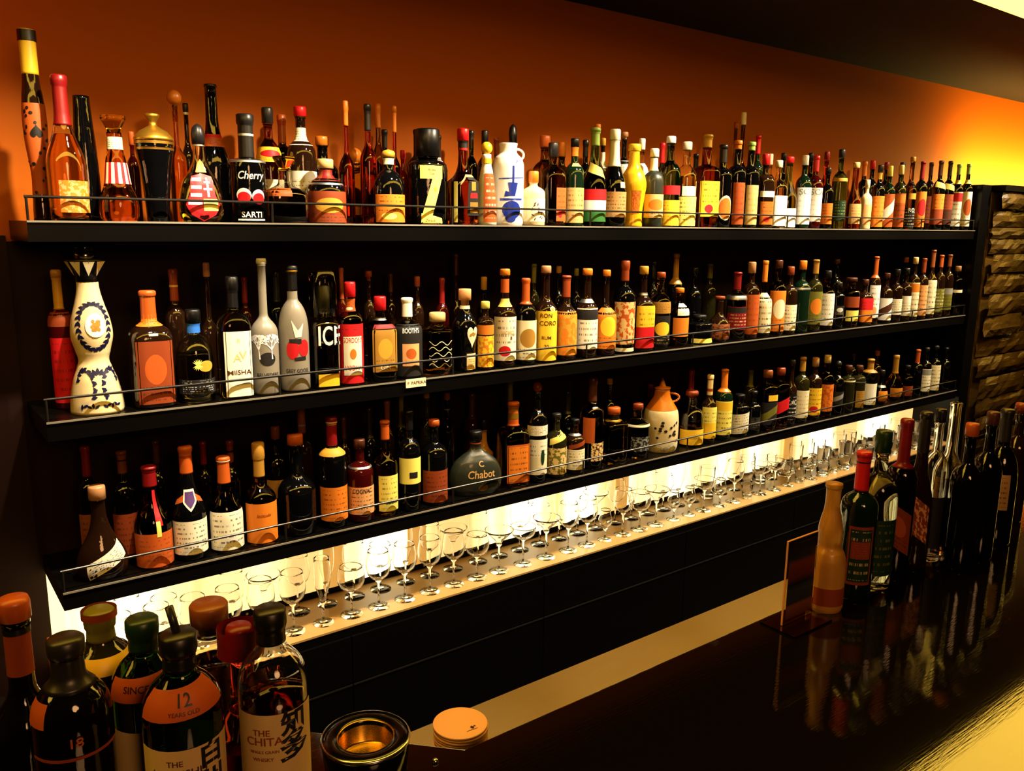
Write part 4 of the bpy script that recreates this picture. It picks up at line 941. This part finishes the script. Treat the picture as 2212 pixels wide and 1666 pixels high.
# ------------------------------------------------------------------ lowest bottle shelf
def deco_shield(B):
    R, H = B.R, B.H; p = shape2d('poly', pts=[(-.32 * R, .02), (.32 * R, .02), (.30 * R, -.006), (0, -.026), (-.30 * R, -.006)])
    r = shape2d('poly', pts=[(-.95 * R, -.006), (-.3 * R, .012), (.3 * R, .012), (.95 * R, -.006), (.9 * R, .008), (.3 * R, .024), (-.3 * R, .024), (-.9 * R, .008)])
    w = B.wrap([(r[0], r[1], 1, 1, 0, .52, 0)], plain('dorange'), 'label_ribbon', .0009)
    q = B.wrap([(p[0], p[1], 1.2, 1.2, 0, .55, 0)], plain('paper'), 'label_shield', .0014, w)
    B.wrap([(p[0], p[1], .9, .9, 0, .55, 0)], plain('purple'), 'shield_field', .002, w)
def deco_ribbon(B):
    R, H = B.R, B.H; r = shape2d('poly', pts=[(-.11 * R, -.17 * H), (.11 * R, -.17 * H), (.11 * R, .17 * H), (-.11 * R, .17 * H)])
    w = B.wrap([(r[0], r[1], 1, 1, .15 * R, .60, 0)], plain('red'), 'ribbon', .001)
    B.wrap([(r[0], r[1], 1.1, .45, .2 * R, .40, 0)], plain('lemon'), 'ribbon_tail', .0012, w)
def deco_chabot(B):
    B.last = B.body; B.text('Chabot', .34, .17, 'tan', .1, .1, .9); B.text('C', .50, .12, 'tan', .1)
    e_, ef = shape2d('ell'); B.wrap([(e_, ef, .19 * B.R, .055 * B.H, .15 * B.R, .13, 0)], plain('brass', .3, .8), 'medallion', .001)
def deco_whitejug(B):
    R, H = B.R, B.H; rr = random.Random(6); v, f = shape2d('ell')
    B.wrap([(v, f, .004 + rr.random() * .004, .005, rr.uniform(-.7, .7) * R, rr.uniform(.16, .44), 0) for i in range(16)], plain('char'), 'printed_figures', .0014, B.last)
    m = MB(); pts = [(.42 * R + .62 * R * sin(a), 0, (.72 + .065 * cos(a)) * H) for a in [PI * i / 10 for i in range(11)]]
    for a, c in zip(pts, pts[1:]): m.tube(a, c, .0045, 8)
    m.build('handle', plain('amber', .3), B.root, True)
D = 'B'
b(D, 0, 217, 1048, 116, 'henn', 'brn', ('s', 'cork', .86), [('paper', .12, .30, 52, 'lines', None, dict(tilt=.22, a0=12))], look='teardrop cognac bottle with slanting cream label, first at the left', dy=.7)
b(D, 1, 196, 962, 52, 'std', 'blk', ('f.75', 'dred', .97), [('wood', .1, .45, 60, 'lines')], look='dark bottle with dim red cap behind the teardrop bottle')
b(D, 1, 272, 972, 58, 'std', 'blk', ('f.80', 'wood', .97), [('rust', .08, .45, 62, 'lines')], look='black bottle with brown foil left of the red ribbon bottle', bands=[('char', .91, .925)])
b(D, 0, 329, 1005, 84, 'slope', 'dam', ('f.80', 'dred', .97), [('dorange', .0 + .02, .36, 66, 'lines', 'rust')], look='amber bottle with dark red foil and hanging red ribbon', deco=deco_ribbon)
b(D, 1, 345, 950, 40, 'std', 'blk', ('f.8', 'brn', .97), look='black necked bottle behind the red ribbon bottle')
b(D, 0, 407, 962, 76, 'slope', 'blk', ('f.76', 'dorange', .97), [('paper', .06, .36, 64, 'lines')], look='black sloping bottle with orange foil and purple shield collar', deco=deco_shield, bands=[('rust', .90, .92)])
b(D, 1, 445, 952, 36, 'std', 'blk', ('f.78', 'dred', .97), look='dark bottle with red cap behind the purple shield bottle')
b(D, 0, 487, 985, 74, 'slope', 'smk', ('f.72', 'dorange', .965), [('paper', .03, .44, 64, 'lines')], look='olive clear sloping bottle with orange foil and white written label', bands=[('paper', .955, .985)])
b(D, 1, 502, 950, 40, 'std', 'blk', ('f.78', 'rust', .97), bands=[('blk', .88, .90)], look='dark bottle with rust neck left of the yellow label bottle')
b(D, 0, 562, 955, 70, 'squat', 'amb', ('f.66', 'brass', .86), [('orange', .02, .42, 62, 'plain')], look='amber flask with gold neck and plain yellow-orange handwritten label', txt=[('latitude', .30, .045, 'rust', 0, .3)], bands=[('gold', .84, .93, .8)])
b(D, 1, 599, 920, 46, 'std', 'blk', ('s', 'wood', .88), [('tan', .30, .48, 66, 'plain')], look='dark bottle with tan label behind the yellow-orange label')
b(D, 0, 641, 937, 84, 'squat', 'blk', ('s', 'dorange', .90), look='round bellied black bottle with orange cap and no label')
b(D, 1, 655, 867, 48, 'std', 'brn', ('f.74', 'wood', .97), [('rust', .1, .3, 50, 'plain')], look='tall dim brown bottle behind the round black bottle', bands=[('grey', .80, .815)])
b(D, 0, 719, 899, 60, 'bord', 'blk', ('f.74', 'dred', .96), [('orange', .07, .38, 64, 'lines', 'rust'), ('gold', .66, .72, 100, 'plain', None, dict(name='neck_label'))], look='black bottle with crimson neck and orange-tan label', bands=[('buff', .93, .97)])
b(D, 1, 745, 900, 30, 'std', 'brn', ('f.78', 'brn', .97), look='dim bottle right of the crimson neck')
b(D, 0, 778, 948, 56, 'std', 'dred', ('s', 'brn', .90), [('peach', .10, .44, 64, 'lines')], look='dark red bottle with peach lettered label and silver neck line', txt=[('COGNAC', .39, .075, 'char', -.05, 0, .75)], bands=[('silver', .66, .68, 1)])
b(D, 1, 800, 880, 30, 'std', 'blk', ('f.7', 'char', .97), look='dim black bottle behind the peach lettered label')
b(D, 0, 833, 908, 48, 'tall', 'amb', ('f.80', 'dorange', .97), [('lemon', .06, .44, 58, 'lines', 'olive', dict(a0=8)), ('dgrn', .145, .165, 58, 'plain', None, dict(a0=8, off=.0013, name='label_band'))], look='tall amber bottle with orange cap and yellow label with green band')
b(D, 1, 838, 865, 30, 'std', 'brn', ('f.7', 'wood', .97), look='dim bottle with brown foil behind the green banded label')
b(D, 0, 884, 886, 44, 'std', 'blk', ('f.80', 'blk', .97), [('lemon', .28, .54, 62, 'plain'), ('char', .34, .40, 22, 'plain', None, dict(off=.0013, a0=8, name='label_square'))], look='black bottle with square lemon label holding a dark rectangle')
b(D, 1, 868, 850, 26, 'std', 'blk', ('f.7', 'olive', .97), look='dim bottle with olive foil left of the lemon label')
b(D, 0, 938, 906, 50, 'std', 'blk', ('s', 'dorange', .93), [('rust', .04, .42, 62, 'lines', 'brn')], look='black bottle with bright orange cap and rust label')
b(D, 1, 922, 842, 28, 'std', 'olv', ('s', 'brass', .93), look='dim green bottle with gold cap behind the orange capped bottle')
b(D, 1, 966, 848, 28, 'std', 'blk', ('s', 'wood', .93), bands=[('grey', .82, .83)], look='dim bottle with brown cap left of the wide rounded bottle')
b(D, 0, 1027, 930, 100, 'chabot', 'mgr', ('s', 'blk', .86), look='wide rounded dark green flask with script name and gold medallion', deco=deco_chabot, dy=.5, bands=[('rust', .80, .82)])
b(D, 2, 1019, 850, 32, 'std', 'dred', ('f.7', 'brn', .97), look='dim red bottle with brown top behind the rounded green flask')
b(D, 1, 1044, 905, 36, 'cone', 'tan', ('s', 'blk', .83), look='tan conical bottle with black cap behind the rounded green flask')
b(D, 0, 1108, 868, 54, 'std', 'amb', ('f.72', 'dorange', .95), [('orange', .06, .52, 44, 'frame', 'dorange')], look='square amber bottle with orange label and gold cap', e=4.5, bands=[('gold', .80, .87, .8), ('gold', .90, .97, .8)])
b(D, 1, 1101, 818, 26, 'std', 'blk', ('f.7', 'olive', .97), look='dim tall bottle with olive foil behind the square amber bottle')
b(D, 0, 1159, 826, 40, 'std', 'blk', ('b', 'rust', .90), [('paper', .08, .44, 62, 'half', 'cream'), ('paper', .48, .58, 62, 'lines', None, dict(name='upper_label'))], look='black bottle with round wooden stopper and two cream labels', deco=lambda B: B.wrap([(*shape2d('ell'), .2 * B.R, .08 * B.H, .3 * B.R, .26, 0)], plain('dgrn'), 'emblem', .0014, B.last))
b(D, 0, 1201, 893, 38, 'std', 'olv', ('s', 'char', .92), [('buff', .06, .48, 62, 'pat', 'olive'), ('lemon', .58, .68, 55, 'plain', None, dict(tilt=.12, name='neck_label'))], look='dark bottle with slanting pale neck label and olive label')
b(D, 0, 1241, 905, 36, 'std', 'brn', ('s', 'blk', .92), [('cream', .08, .46, 62, 'lines'), ('rust', .50, .58, 55, 'plain', None, dict(tilt=.1, name='upper_label'))], look='brown bottle with cream label and slanting rust strip', bands=[('silver', .70, .74, 1)])
b(D, 1, 1224, 845, 28, 'std', 'blk', ('f.7', 'char', .97), look='dim black bottle behind the slanting rust strip')
b(D, 0, 1278, 816, 42, 'std', 'smk', ('f.74', 'brn', .95), [('dorange', .30, .58, 30, 'plain', None, dict(a0=-35)), ('buff', .10, .30, 40, 'pat', 'brn', dict(a0=20))], look='tall smoky clear bottle with reddish brown top')
b(D, 0, 1324, 880, 44, 'cyl', 'smk', ('s', 'dorange', .88), look='square smoky bottle with orange cap and black neck', e=4, bands=[('blk', .80, .86), ('gold', .76, .79, .8)])
b(D, 1, 1314, 818, 24, 'std', 'blk', ('s', 'brass', .93), look='dim bottle with small gold cap behind the orange capped smoky bottle')
b(D, 0, 1376, 872, 42, 'std', 'smk', ('s', 'rust', .90), [('char', .15, .42, 50, 'pat', 'grey')], look='smoky clear bottle with rust cap left of the stoneware jug', bands=[('cream', .60, .64)])
b(D, 0, 1428, 817, 60, 'jug', 'crm', ('cone', 'amber', .84), [('cream', .02, .12, 75, 'lines')], look='stoneware jug with brown top, handle and cone stopper', deco=deco_whitejug, name='stoneware_jug', cat='jug', bands=[('amber', .58, .835, 0, 'glazed_top', .001, .25)])
b(D, 1, 1402, 830, 26, 'std', 'dred', ('f.7', 'dred', .97), look='dim dark red bottle left of the stoneware jug')
b(D, 0, 1492, 845, 50, 'dome', 'clr', ('c', 'rust', .88), [('yel', .04, .32, 62, 'plain')], look='clear domed whiskey bottle with wooden stopper and low yellow label', liq=('8a3a10', .33), txt=[('WOODFORD', .17, .055, 'brn', 0, 0, .62)])
b(D, 1, 1490, 800, 26, 'std', 'blk', ('f.7', 'dred', .97), look='dim bottle with dark red foil behind the domed whiskey bottle')
b(D, 0, 1531, 810, 30, 'tall', 'brn', ('f.70', 'buff', .95), [('lemon', .08, .54, 66, 'half', 'yel')], look='brown bottle with tan striped foil and yellow label', bands=[('rust', .76, .80)])
b(D, 0, 1562, 798, 30, 'std', 'grn', ('f.68', 'orange', .97), [('lemon', .08, .56, 66, 'band', 'yel')], look='green bottle with orange foil neck and yellow label')
b(D, 0, 1596, 852, 32, 'cyl', 'blk', ('s', 'blk', .90), [('paper', .08, .56, 60, 'lines', None, dict(tilt=.08))], look='dark bottle with large white label of curving top')
b(D, 0, 1626, 845, 26, 'std', 'blk', ('s', 'char', .92), [('char', .1, .4, 50, 'lines', 'grey')], look='black bottle with black label right of the curving white label')
b(D, 1, 1618, 800, 22, 'std', 'olv', ('f.7', 'olive', .97), look='dim olive bottle behind the black labelled bottle')
b(D, 0, 1655, 800, 30, 'cyl', 'dam', ('s', 'wood', .88), [('yel', .50, .60, 40, 'plain', None, dict(a0=15)), ('char', .1, .48, 60, 'diag', 'olive', dict(name='lower_label'))], look='square brown bottle with slanted black label and small yellow label', e=4)
b(D, 0, 1683, 795, 28, 'cyl', 'dam', ('s', 'rust', .88), [('red', .28, .48, 50, 'plain', None, dict(tilt=.10))], look='square brown bottle with slanting red label', e=4)
b(D, 0, 1707, 778, 22, 'tall', 'brn', ('s', 'char', .93), [('blk', .06, .48, 66, 'lines', 'white')], look='slim bottle with black label bearing white script', txt=[('Sh', .36, .07, 'white', 0, .3)])
b(D, 0, 1730, 772, 26, 'std', 'olv', ('f.78', 'brass', .97), [('cream', .08, .50, 66, 'lines', 'tan')], look='olive bottle with gold cap and cream label, left of yellow label')
b(D, 0, 1757, 773, 26, 'std', 'brn', ('s', 'cork', .86), [('yel', .08, .52, 66, 'dot', 'red')], look='brown bottle with cork cap and yellow label with red mark')
b(D, 0, 1783, 768, 25, 'std', 'dam', ('s', 'buff', .88), [('orange', .10, .54, 66, 'pat', 'dorange')], look='amber bottle with tan cap and orange label, right of yellow label')
b(D, 0, 1807, 780, 22, 'std', 'blk', ('b', 'char', .88), [('char', .2, .44, 60, 'diag', 'grey')], look='black bottle with ball stopper and grey slanted strip')
b(D, 0, 1830, 790, 22, 'cyl', 'olv', ('s', 'brn', .86), look='olive glass bottle without label, left of the small gold label', bands=[('cream', .66, .69)])
b(D, 0, 1853, 790, 22, 'cyl', 'olv', ('s', 'brn', .86), [('brass', .06, .44, 40, 'lines')], look='olive glass bottle with narrow gold label', bands=[('silver', .62, .65, 1)])
b(D, 1, 1838, 764, 18, 'std', 'blk', ('s', 'brn', .93), look='dim dark bottle behind the narrow gold label')
b(D, 0, 1877, 776, 24, 'cyl', 'blk', ('f.72', 'brass', .95), [('paper', .06, .50, 55, 'oval', 'white')], look='black bottle with gold neck and white eight sided label')
b(D, 1, 1890, 758, 18, 'std', 'brn', ('s', 'orange', .90), look='dim bottle with orange cap behind the white eight sided label')
b(D, 0, 1903, 800, 22, 'ball', 'blk', ('s', 'char', .84), [('orange', .10, .40, 45, 'oval', 'gold')], look='round shouldered black bottle with small orange arched label', bands=[('silver', .50, .56, 1)])
b(D, 0, 1932, 768, 27, 'ball', 'amb', ('f.60', 'brass', .93), [('orange', .1, .3, 50, 'pat', 'gold')], look='bulbous amber decanter with gold neck', name='decanter', cat='decanter')
b(D, 0, 1958, 790, 20, 'std', 'dam', ('s', 'char', .9), [('rust', .1, .4, 55, 'lines')], look='small amber bottle right of the bulbous decanter')
b(D, 0, 1979, 756, 19, 'std', 'blk', ('f.72', 'dorange', .97), look='black bottle with orange foil, left of the twin white labels')
b(D, 0, 1998, 752, 19, 'std', 'blk', ('s', 'char', .93), [('paper', .08, .56, 62, 'band', 'grey')], look='black bottle with white label, left one of a pair at right')
b(D, 0, 2018, 748, 19, 'std', 'blk', ('s', 'char', .93), [('cream', .06, .60, 62, 'lines')], look='black bottle with cream label, right one of a pair at right')
b(D, 0, 2040, 752, 18, 'std', 'blk', ('s', 'blk', .93), look='unlabelled black bottle, last at the right end')
settle_front([q for q in LATER if q['row'] == 0])
for q in sorted(LATER, key=lambda q: q['row']):
    if q['row']: settle_back(q)
    finish(q)

# ------------------------------------------------------------------ glasses on the lit counter
m, nt, bs = mat('clear_glass'); bs.inputs['Base Color'].default_value = (1, 1, 1, 1); bs.inputs['Roughness'].default_value = 0
bs.inputs['Transmission Weight'].default_value = 1; bs.inputs['IOR'].default_value = 1.45
M_GLASS = m
def stem(bowl, foot=.033, hs=.085):
    """outer foot, stem and bowl, then the inside of the bowl"""
    o = [(0, foot), (.0015, foot), (.004, foot * .55), (.009, .0042), (.02, .0034), (hs - .008, .0036)]
    bowl = catmull(bowl, 4)
    zt, rt = bowl[-1]
    o += [(hs + z, r) for z, r in bowl[:-1]] + [(hs + zt - .0004, rt), (hs + zt, rt - .0002)]
    i2 = [(hs + zt, rt - .0009), (hs + zt - .0004, rt - .0011)] + [(hs + z + .0011, max(r - .0011, .001)) for z, r in reversed(bowl[:-1])]
    return o + i2[:-1]
def tum(h, r0, r1, base=.012):
    o = [(0, r0 * .93), (.003, r0)] + [(h * t, r0 + (r1 - r0) * t) for t in (.3, .6, .99)]
    return o + [(h, r1 - .0003), (h, r1 - .0013), (h * .99, r1 - .0016), (h * .5, (r0 + r1) / 2 - .0016), (base + .002, r0 - .0018), (base, r0 * .7), (base, .002)]
KIND = dict(
    wine_glass=stem([(0, .005), (.008, .018), (.022, .032), (.045, .0385), (.07, .037), (.10, .0315)]),
    bowl_glass=stem([(0, .005), (.006, .02), (.016, .033), (.034, .041), (.055, .041), (.08, .034)], .034, .075),
    champagne_flute=stem([(0, .004), (.015, .010), (.05, .021), (.09, .0255), (.14, .023)], .031, .065),
    cocktail_glass=stem([(0, .004), (.012, .012), (.035, .033), (.055, .050)], .034, .095),
    coupe_glass=stem([(0, .005), (.006, .022), (.018, .038), (.036, .044), (.05, .045)], .033, .09),
    tulip_glass=stem([(0, .004), (.008, .016), (.02, .025), (.035, .027), (.055, .021), (.075, .019)], .028, .045),
    tumbler=tum(.088, .036, .041), highball_glass=tum(.14, .029, .033), shot_glass=tum(.065, .021, .026, .014))
MESH = {}
def put_glass(kind, x, y, rowname):
    if kind not in MESH:
        p = KIND[kind]; g = MB(); seg = 28
        g.lathe(p, seg, close=False)
        g.f.append(tuple(reversed(range(seg)))); k = len(g.v) - seg; g.f.append(tuple(k + i for i in range(seg)))
        o = g.build(kind, M_GLASS, None, True); MESH[kind] = o
    else:
        o = MESH[kind].copy(); col.objects.link(o)
    o.location = (x, y, COUNTER_Z + .0004)
    nice = kind.replace('_', ' ')
    desc = dict(wine_glass='clear stemmed wine glass with tall bowl', bowl_glass='clear stemmed glass with round brandy bowl', champagne_flute='clear slim champagne flute',
                cocktail_glass='clear cone shaped cocktail glass on a stem', coupe_glass='clear shallow coupe glass on a stem', tulip_glass='small clear tulip glass on a short stem',
                tumbler='short clear straight tumbler', highball_glass='tall clear straight highball glass', shot_glass='tiny clear shot glass')[kind]
    tag(o, f'{desc} in the {rowname} row on the lit counter', 'glass', f'{nice}s in the {rowname} row')
rg = random.Random(12)
F1 = ['wine_glass', 'wine_glass', 'wine_glass', 'wine_glass', 'wine_glass', 'wine_glass', 'champagne_flute', 'bowl_glass', 'wine_glass', 'wine_glass', 'wine_glass', 'wine_glass', 'bowl_glass', 'cocktail_glass',
      'coupe_glass', 'cocktail_glass', 'wine_glass', 'wine_glass', 'tulip_glass', 'wine_glass', 'bowl_glass', 'cocktail_glass', 'tulip_glass', 'tulip_glass', 'coupe_glass', 'tulip_glass']
x = .40
i = 0
while x < 4.60:
    if x < 2.95: k = F1[i % len(F1)]
    elif x < 3.5: k = rg.choice(['tulip_glass', 'tulip_glass', 'coupe_glass', 'shot_glass'])
    else: k = rg.choice(['tumbler', 'tumbler', 'highball_glass', 'shot_glass'])
    put_glass(k, x, 2.163, 'front'); x += .0925 + (.012 if k in ('coupe_glass', 'cocktail_glass') else 0); i += 1
x = .445
i = 0
while x < 4.60:
    if x < 2.7: k = ['wine_glass', 'bowl_glass', 'champagne_flute', 'wine_glass', 'cocktail_glass', 'wine_glass', 'champagne_flute'][i % 7]
    elif x < 3.3: k = rg.choice(['champagne_flute', 'tulip_glass', 'highball_glass'])
    else: k = rg.choice(['highball_glass', 'highball_glass', 'tumbler', 'tumbler', 'shot_glass'])
    put_glass(k, x, 2.272, 'back'); x += .0935 + (.012 if k == 'cocktail_glass' else 0); i += 1

# ------------------------------------------------------------------ bottles and things on the bar
GLS['hak'] = (1, '2c5e28', 0.0); GLS['drk'] = (0, '080707', .05); GLS['mlk'] = (2, 'd89a3c', .3)
def fb(px, py, H, R, shape, gl, cap, labs=(), txt=(), look='', name='liquor_bottle', k=.9, e=2.0, dy=1.0, liq=None, bands=(), deco=None, capm=0.0, cat='bottle', Y=None):
    if Y is None: p = at_z(px, py, BAR_Z + H)
    else: p = at_y(px, py, Y); H = p.z - BAR_Z
    B = Bottle(name, (p.x, p.y, BAR_Z + .0003), R, H, shape, gl, cap[2] if cap else .995, -k * math.atan2(p.x, p.y), e, dy, 48, liq)
    if cap: B.cap(cap[0], cap[1], capm)
    for q in bands: B.band(*q)
    for l in labs:
        kw = l[6] if len(l) > 6 else {}
        B.label(*l[:6], **kw)
    for t in txt: B.text(t[0], t[1], t[2], t[3], *(t[4:]))
    if deco: deco(B)
    tag(B.root, look, cat, 'bottles standing on the bar')
    return B
# left group
fb(28, 1292, .31, .034, 'tall', 'drk', ('s', 'dorange', .93), [('rust', .735, .88, 130, 'plain', None, dict(name='neck_label'))], look='tall dark bottle with copper cap and red-brown neck, leftmost on the bar', bands=[('blk', .88, .90)])
fb(140, 1376, .285, .037, 'hak', 'drk', ('f.82', 'char', .95), [('rust', .60, .612, 60, 'plain'), ('dorange', .72, .80, 26, 'plain', None, dict(a0=-70, name='shoulder_label'))], [('18', .665, .05, 'dorange')], look='dark whisky bottle with black cap and faint number 18, lower left corner')
fb(213, 1316, .255, .036, 'hak', 'olv', ('f.86', 'olive', .94), [('olive', .1, .6, 60, 'lines')], look='olive bottle with dark neck and rust red disc cap', bands=[('rust', .965, 1.0, 0, 'cap_disc', .0045), ('yel', .74, .81)])
fb(305, 1334, .272, .036, 'hak', 'hak', ('f.87', 'dgrn', .95), [('dorange', .71, .80, 62, 'plain', None, dict(name='collar_label', tilt=.02)), ('buff', .05, .58, 60, 'plain')], [('SINCE 1973', .757, .036, 'blk')], look='green whisky bottle with orange collar label marked 1973, behind its twin')
def pourer(B):
    H = B.H; m = MB(); r = .0042
    m.tube((0, 0, .985 * H), (-.006, .006, .985 * H + .030), r, 14); m.build('pour_spout', plain('char', .35), B.root, True)
fb(383, 1366, .285, .039, 'hak', 'hak', ('f.87', 'blk', .94), [('dorange', .735, .83, 62, 'plain', None, dict(name='collar_label', tilt=.02)), ('buff', .05, .625, 66, 'plain')],
   [('白', .575, .10, 'blk', .62), ('州', .47, .10, 'blk', .62), ('THE', .575, .03, 'brn', -.3), ('HAKUSHU', .535, .04, 'brn', -.2)], look='green whisky bottle with pour spout and orange collar label marked 12',
   deco=lambda B: (pourer(B), setattr(B, 'last', [c for c in B.root.children if c.name.startswith('collar')][0]), B.text('12', .795, .055, 'blk', 0), B.text('YEARS OLD', .757, .02, 'brn')))
fb(450, 1303, .200, .040, 'cyl', 'clr', ('c', 'wood', .80), [('wood', .15, .62, 66, 'lines')], look='clear squat bottle with wide wooden stopper', liq=('9a5a20', .55))
fb(515, 1352, .235, .036, 'cone', 'ros', ('s', 'dred', .88), [('dred', .1, .4, 60, 'plain')], look='red sloping bottle with flared dark red top, behind the cream labelled whisky', bands=[('dred', .86, 1.0, 0, 'flared_top', .012)])
fb(582, 1313, .290, .0365, 'hak', 'clr', ('f.87', 'blk', .94), [('buff', .04, .645, 76, 'plain')],
   [('知', .595, .10, 'blk', .52), ('多', .50, .12, 'blk', .52), ('THE', .575, .034, 'rust', -.42), ('CHITA', .54, .045, 'rust', -.36), ('SINGLE GRAIN', .50, .016, 'rust', -.36), ('WHISKY', .47, .02, 'rust', -.4)],
   look='clear amber whisky bottle with black cap and cream brush lettered label', liq=('8a3c0c', .70))
# right group
fb(1803, 1043, .3, 0.032, 'milk', 'mlk', None, look='open bulb necked amber bottle beside the clear menu stand', labs=[('rust', .06, .20, 60, 'plain')], Y=0.792)
fb(1868, 975, .3, 0.033, 'bord', 'grn', ('f.74', 'red', .97), [('dgrn', .12, .52, 40, 'frame', 'rust', dict(a0=10)), ('rust', .3, .42, 30, 'lines', 'dorange', dict(off=.0013, a0=10, name='inner_label'))], look='big dark green bottle with red foil neck, front of the right group', bands=[('blk', .925, .935)], Y=0.79)
fb(1911, 930, .3, 0.036, 'std', 'pgy', ('s', 'dgrn', .87), [('dgrn', .10, .46, 60, 'lines', 'olive')], look='pale glass bottle with dark green cap behind the red foil bottle', Y=0.797)
fb(1961, 905, .3, 0.029, 'bord', 'blk', ('f.70', 'dred', .97), [('rust', .20, .46, 50, 'oval', 'dorange', dict(tilt=-.1))], look='dark bottle with dark red foil and tilted rust label on the bar', Y=0.797)
fb(2003, 890, .3, 0.0285, 'slope', 'brn', ('f.74', 'char', .97), [('rust', .22, .46, 45, 'pat', 'peach', dict(tilt=-.1))], look='dark bottle with black foil and patterned rust label on the bar', Y=0.797)
fb(2034, 884, .3, 0.026, 'std', 'clr', ('s', 'blk', .92), [('char', .10, .44, 60, 'plain')], look='clear bottle with black cap and black label between black foil and tan label', liq=('4a2408', .3), Y=0.797)
fb(2067, 868, .3, 0.031, 'tall', 'clr', None, [('tan', .10, .52, 55, 'lines', 'brn')], look='clear open bottle with tall tan label on the bar', liq=('3a2408', .12), Y=0.797)
fb(2102, 915, .3, 0.03, 'std', 'blk', ('s', 'dorange', .92), look='black bottle with orange-red cap on the bar', Y=0.736)
fb(2147, 890, .3, 0.029, 'std', 'blk', ('s', 'brn', .92), look='black bottle with brown cap left of the small tan label', Y=0.738)
fb(2178, 884, .3, 0.035, 'dome', 'blk', ('f.76', 'char', .97), [('tan', .28, .54, 30, 'lines', 'brn')], look='black bottle with small square tan label on the bar', Y=0.757)
fb(2209, 872, .3, 0.029, 'std', 'brn', ('c', 'rust', .92), look='brown bottle with rust stopper at the right picture edge', Y=0.8)

# acrylic menu stand
p = at_z(1697, 1303, BAR_Z)
sg = empty('menu_stand', (1.205, .79, BAR_Z)); tag(sg, 'clear acrylic menu stand with a dark sunset picture at the bar edge', 'menu stand')
m, nt, bs = mat('acrylic'); bs.inputs['Base Color'].default_value = lin('f4d8b0'); bs.inputs['Roughness'].default_value = 0.02; bs.inputs['Transmission Weight'].default_value = 1; bs.inputs['IOR'].default_value = 1.45
MB().box(-.02, .092, -.04, .03, .0004, .0035).build('base_plate', m, sg)
MB().box(0, .088, -.0015, .0015, .0040, .158).build('upright', m, sg)
MB().box(-.0014, -.0001, -.0016, .0016, .004, .1585).box(-.0014, .088, -.0016, .0016, .1582, .1595).build('edge_strip', plain('peach', .3), sg)  # peach strips paint the light caught by the acrylic edges
m, nt, bs = mat('menu_print')
tcx = nt.nodes.new('ShaderNodeTexCoord'); sp = nt.nodes.new('ShaderNodeSeparateXYZ'); nt.links.new(tcx.outputs['Generated'], sp.inputs[0])
rp = nt.nodes.new('ShaderNodeValToRGB'); el = rp.color_ramp.elements
el[0].position = 0; el[0].color = lin('5a2c14'); el[1].position = 1; el[1].color = lin('151012')
for pos, c in ((.16, '7a4420'), (.2, '2a2a2c'), (.38, '2a3038'), (.46, '101420'), (.55, '5a2210'), (.74, '6a2c14'), (.8, '20242c')):
    q = el.new(pos); q.color = lin(c)
nt.links.new(sp.outputs[2], rp.inputs[0]); nt.links.new(rp.outputs[0], bs.inputs['Base Color']); bs.inputs['Roughness'].default_value = .3
MB().box(.005, .083, -.0026, -.0018, .012, .150).build('picture_card', m, sg)

# round black dish, stack of coasters, highlight dot added on the bar
p = at_z(790, 1592, BAR_Z + .045)
ds = empty('ashtray', (p.x, p.y, BAR_Z + .0003)); tag(ds, 'round black dish with bright steel rim and golden hollow on the bar', 'dish')
MB().lathe([(0, .048), (.003, .052), (.040, .056), (.044, .0555), (.046, .054), (.047, .047), (.047, .037), (.044, .034), (.02, .0335)], 48, close=False).build('bowl', plain('0a0a0b', .12), ds, True)
MB().lathe([(.0425, .0562), (.0445, .0572), (.0468, .0562), (.0472, .0545)], 48, close=False).build('rim', M_STEEL, ds, True)
MB().lathe([(.0455, .0372), (.0465, .0362), (.044, .0342), (.018, .0325), (.016, .03), (.016, .001)], 48, close=False).build('metal_insert', plain('c9962f', .25, .9), ds, True)
MB().lathe([(0, .04), (.001, .046)], 32).build('base_pad', plain('blk', .6), ds)
CTOP = WORK_Z + .072
p = at_z(995, 1561, CTOP)
NC = 16
for i in range(NC):
    h = .072 / NC; z = WORK_Z + .0002 + i * h
    c = MB().lathe([(0, .0425), (.0006, .0435), (h - .0008, .0435), (h - .0002, .0425)], 40).build('coaster', plain('f0b070', .6), None, True, (p.x + rg.uniform(-.0006, .0006), p.y + rg.uniform(-.0006, .0006), z))
    if i == NC - 1:
        tag(c, 'topmost round peach coaster of the stack, with a small brown mark', 'coaster', 'stacked coasters')
        e_ = shape2d('leaf'); mk = []
        vs = []; fs = []
        for x_, y_, sx, sy in ((.008, -.022, .006, .009), (.0, -.027, .012, .0015), (.010, -.028, .010, .0015), (.013, -.021, .004, .004)):
            n = len(vs); vs += [(x_ + a * sx, y_ + b_ * sy, h + .0002) for a, b_ in e_[0]]; fs += [tuple(n + t for t in f) for f in e_[1]]
        mesh_obj('emblem', vs, fs, plain('brn'), c, False)
    else: tag(c, 'round peach coaster below the topmost one in the stack', 'coaster', 'stacked coasters')
p = at_z(940, 1647, BAR_Z)  # steel dot added where a highlight shines on the lacquer
tag(MB().lathe([(0, .003), (.001, .0042), (.003, .004), (.0048, .0022), (.0052, .0004)], 16).build('bead', M_STEEL, None, True, (p.x, p.y, BAR_Z + .0002)), 'tiny bright steel bead on the black bar right of the dish', 'bead')
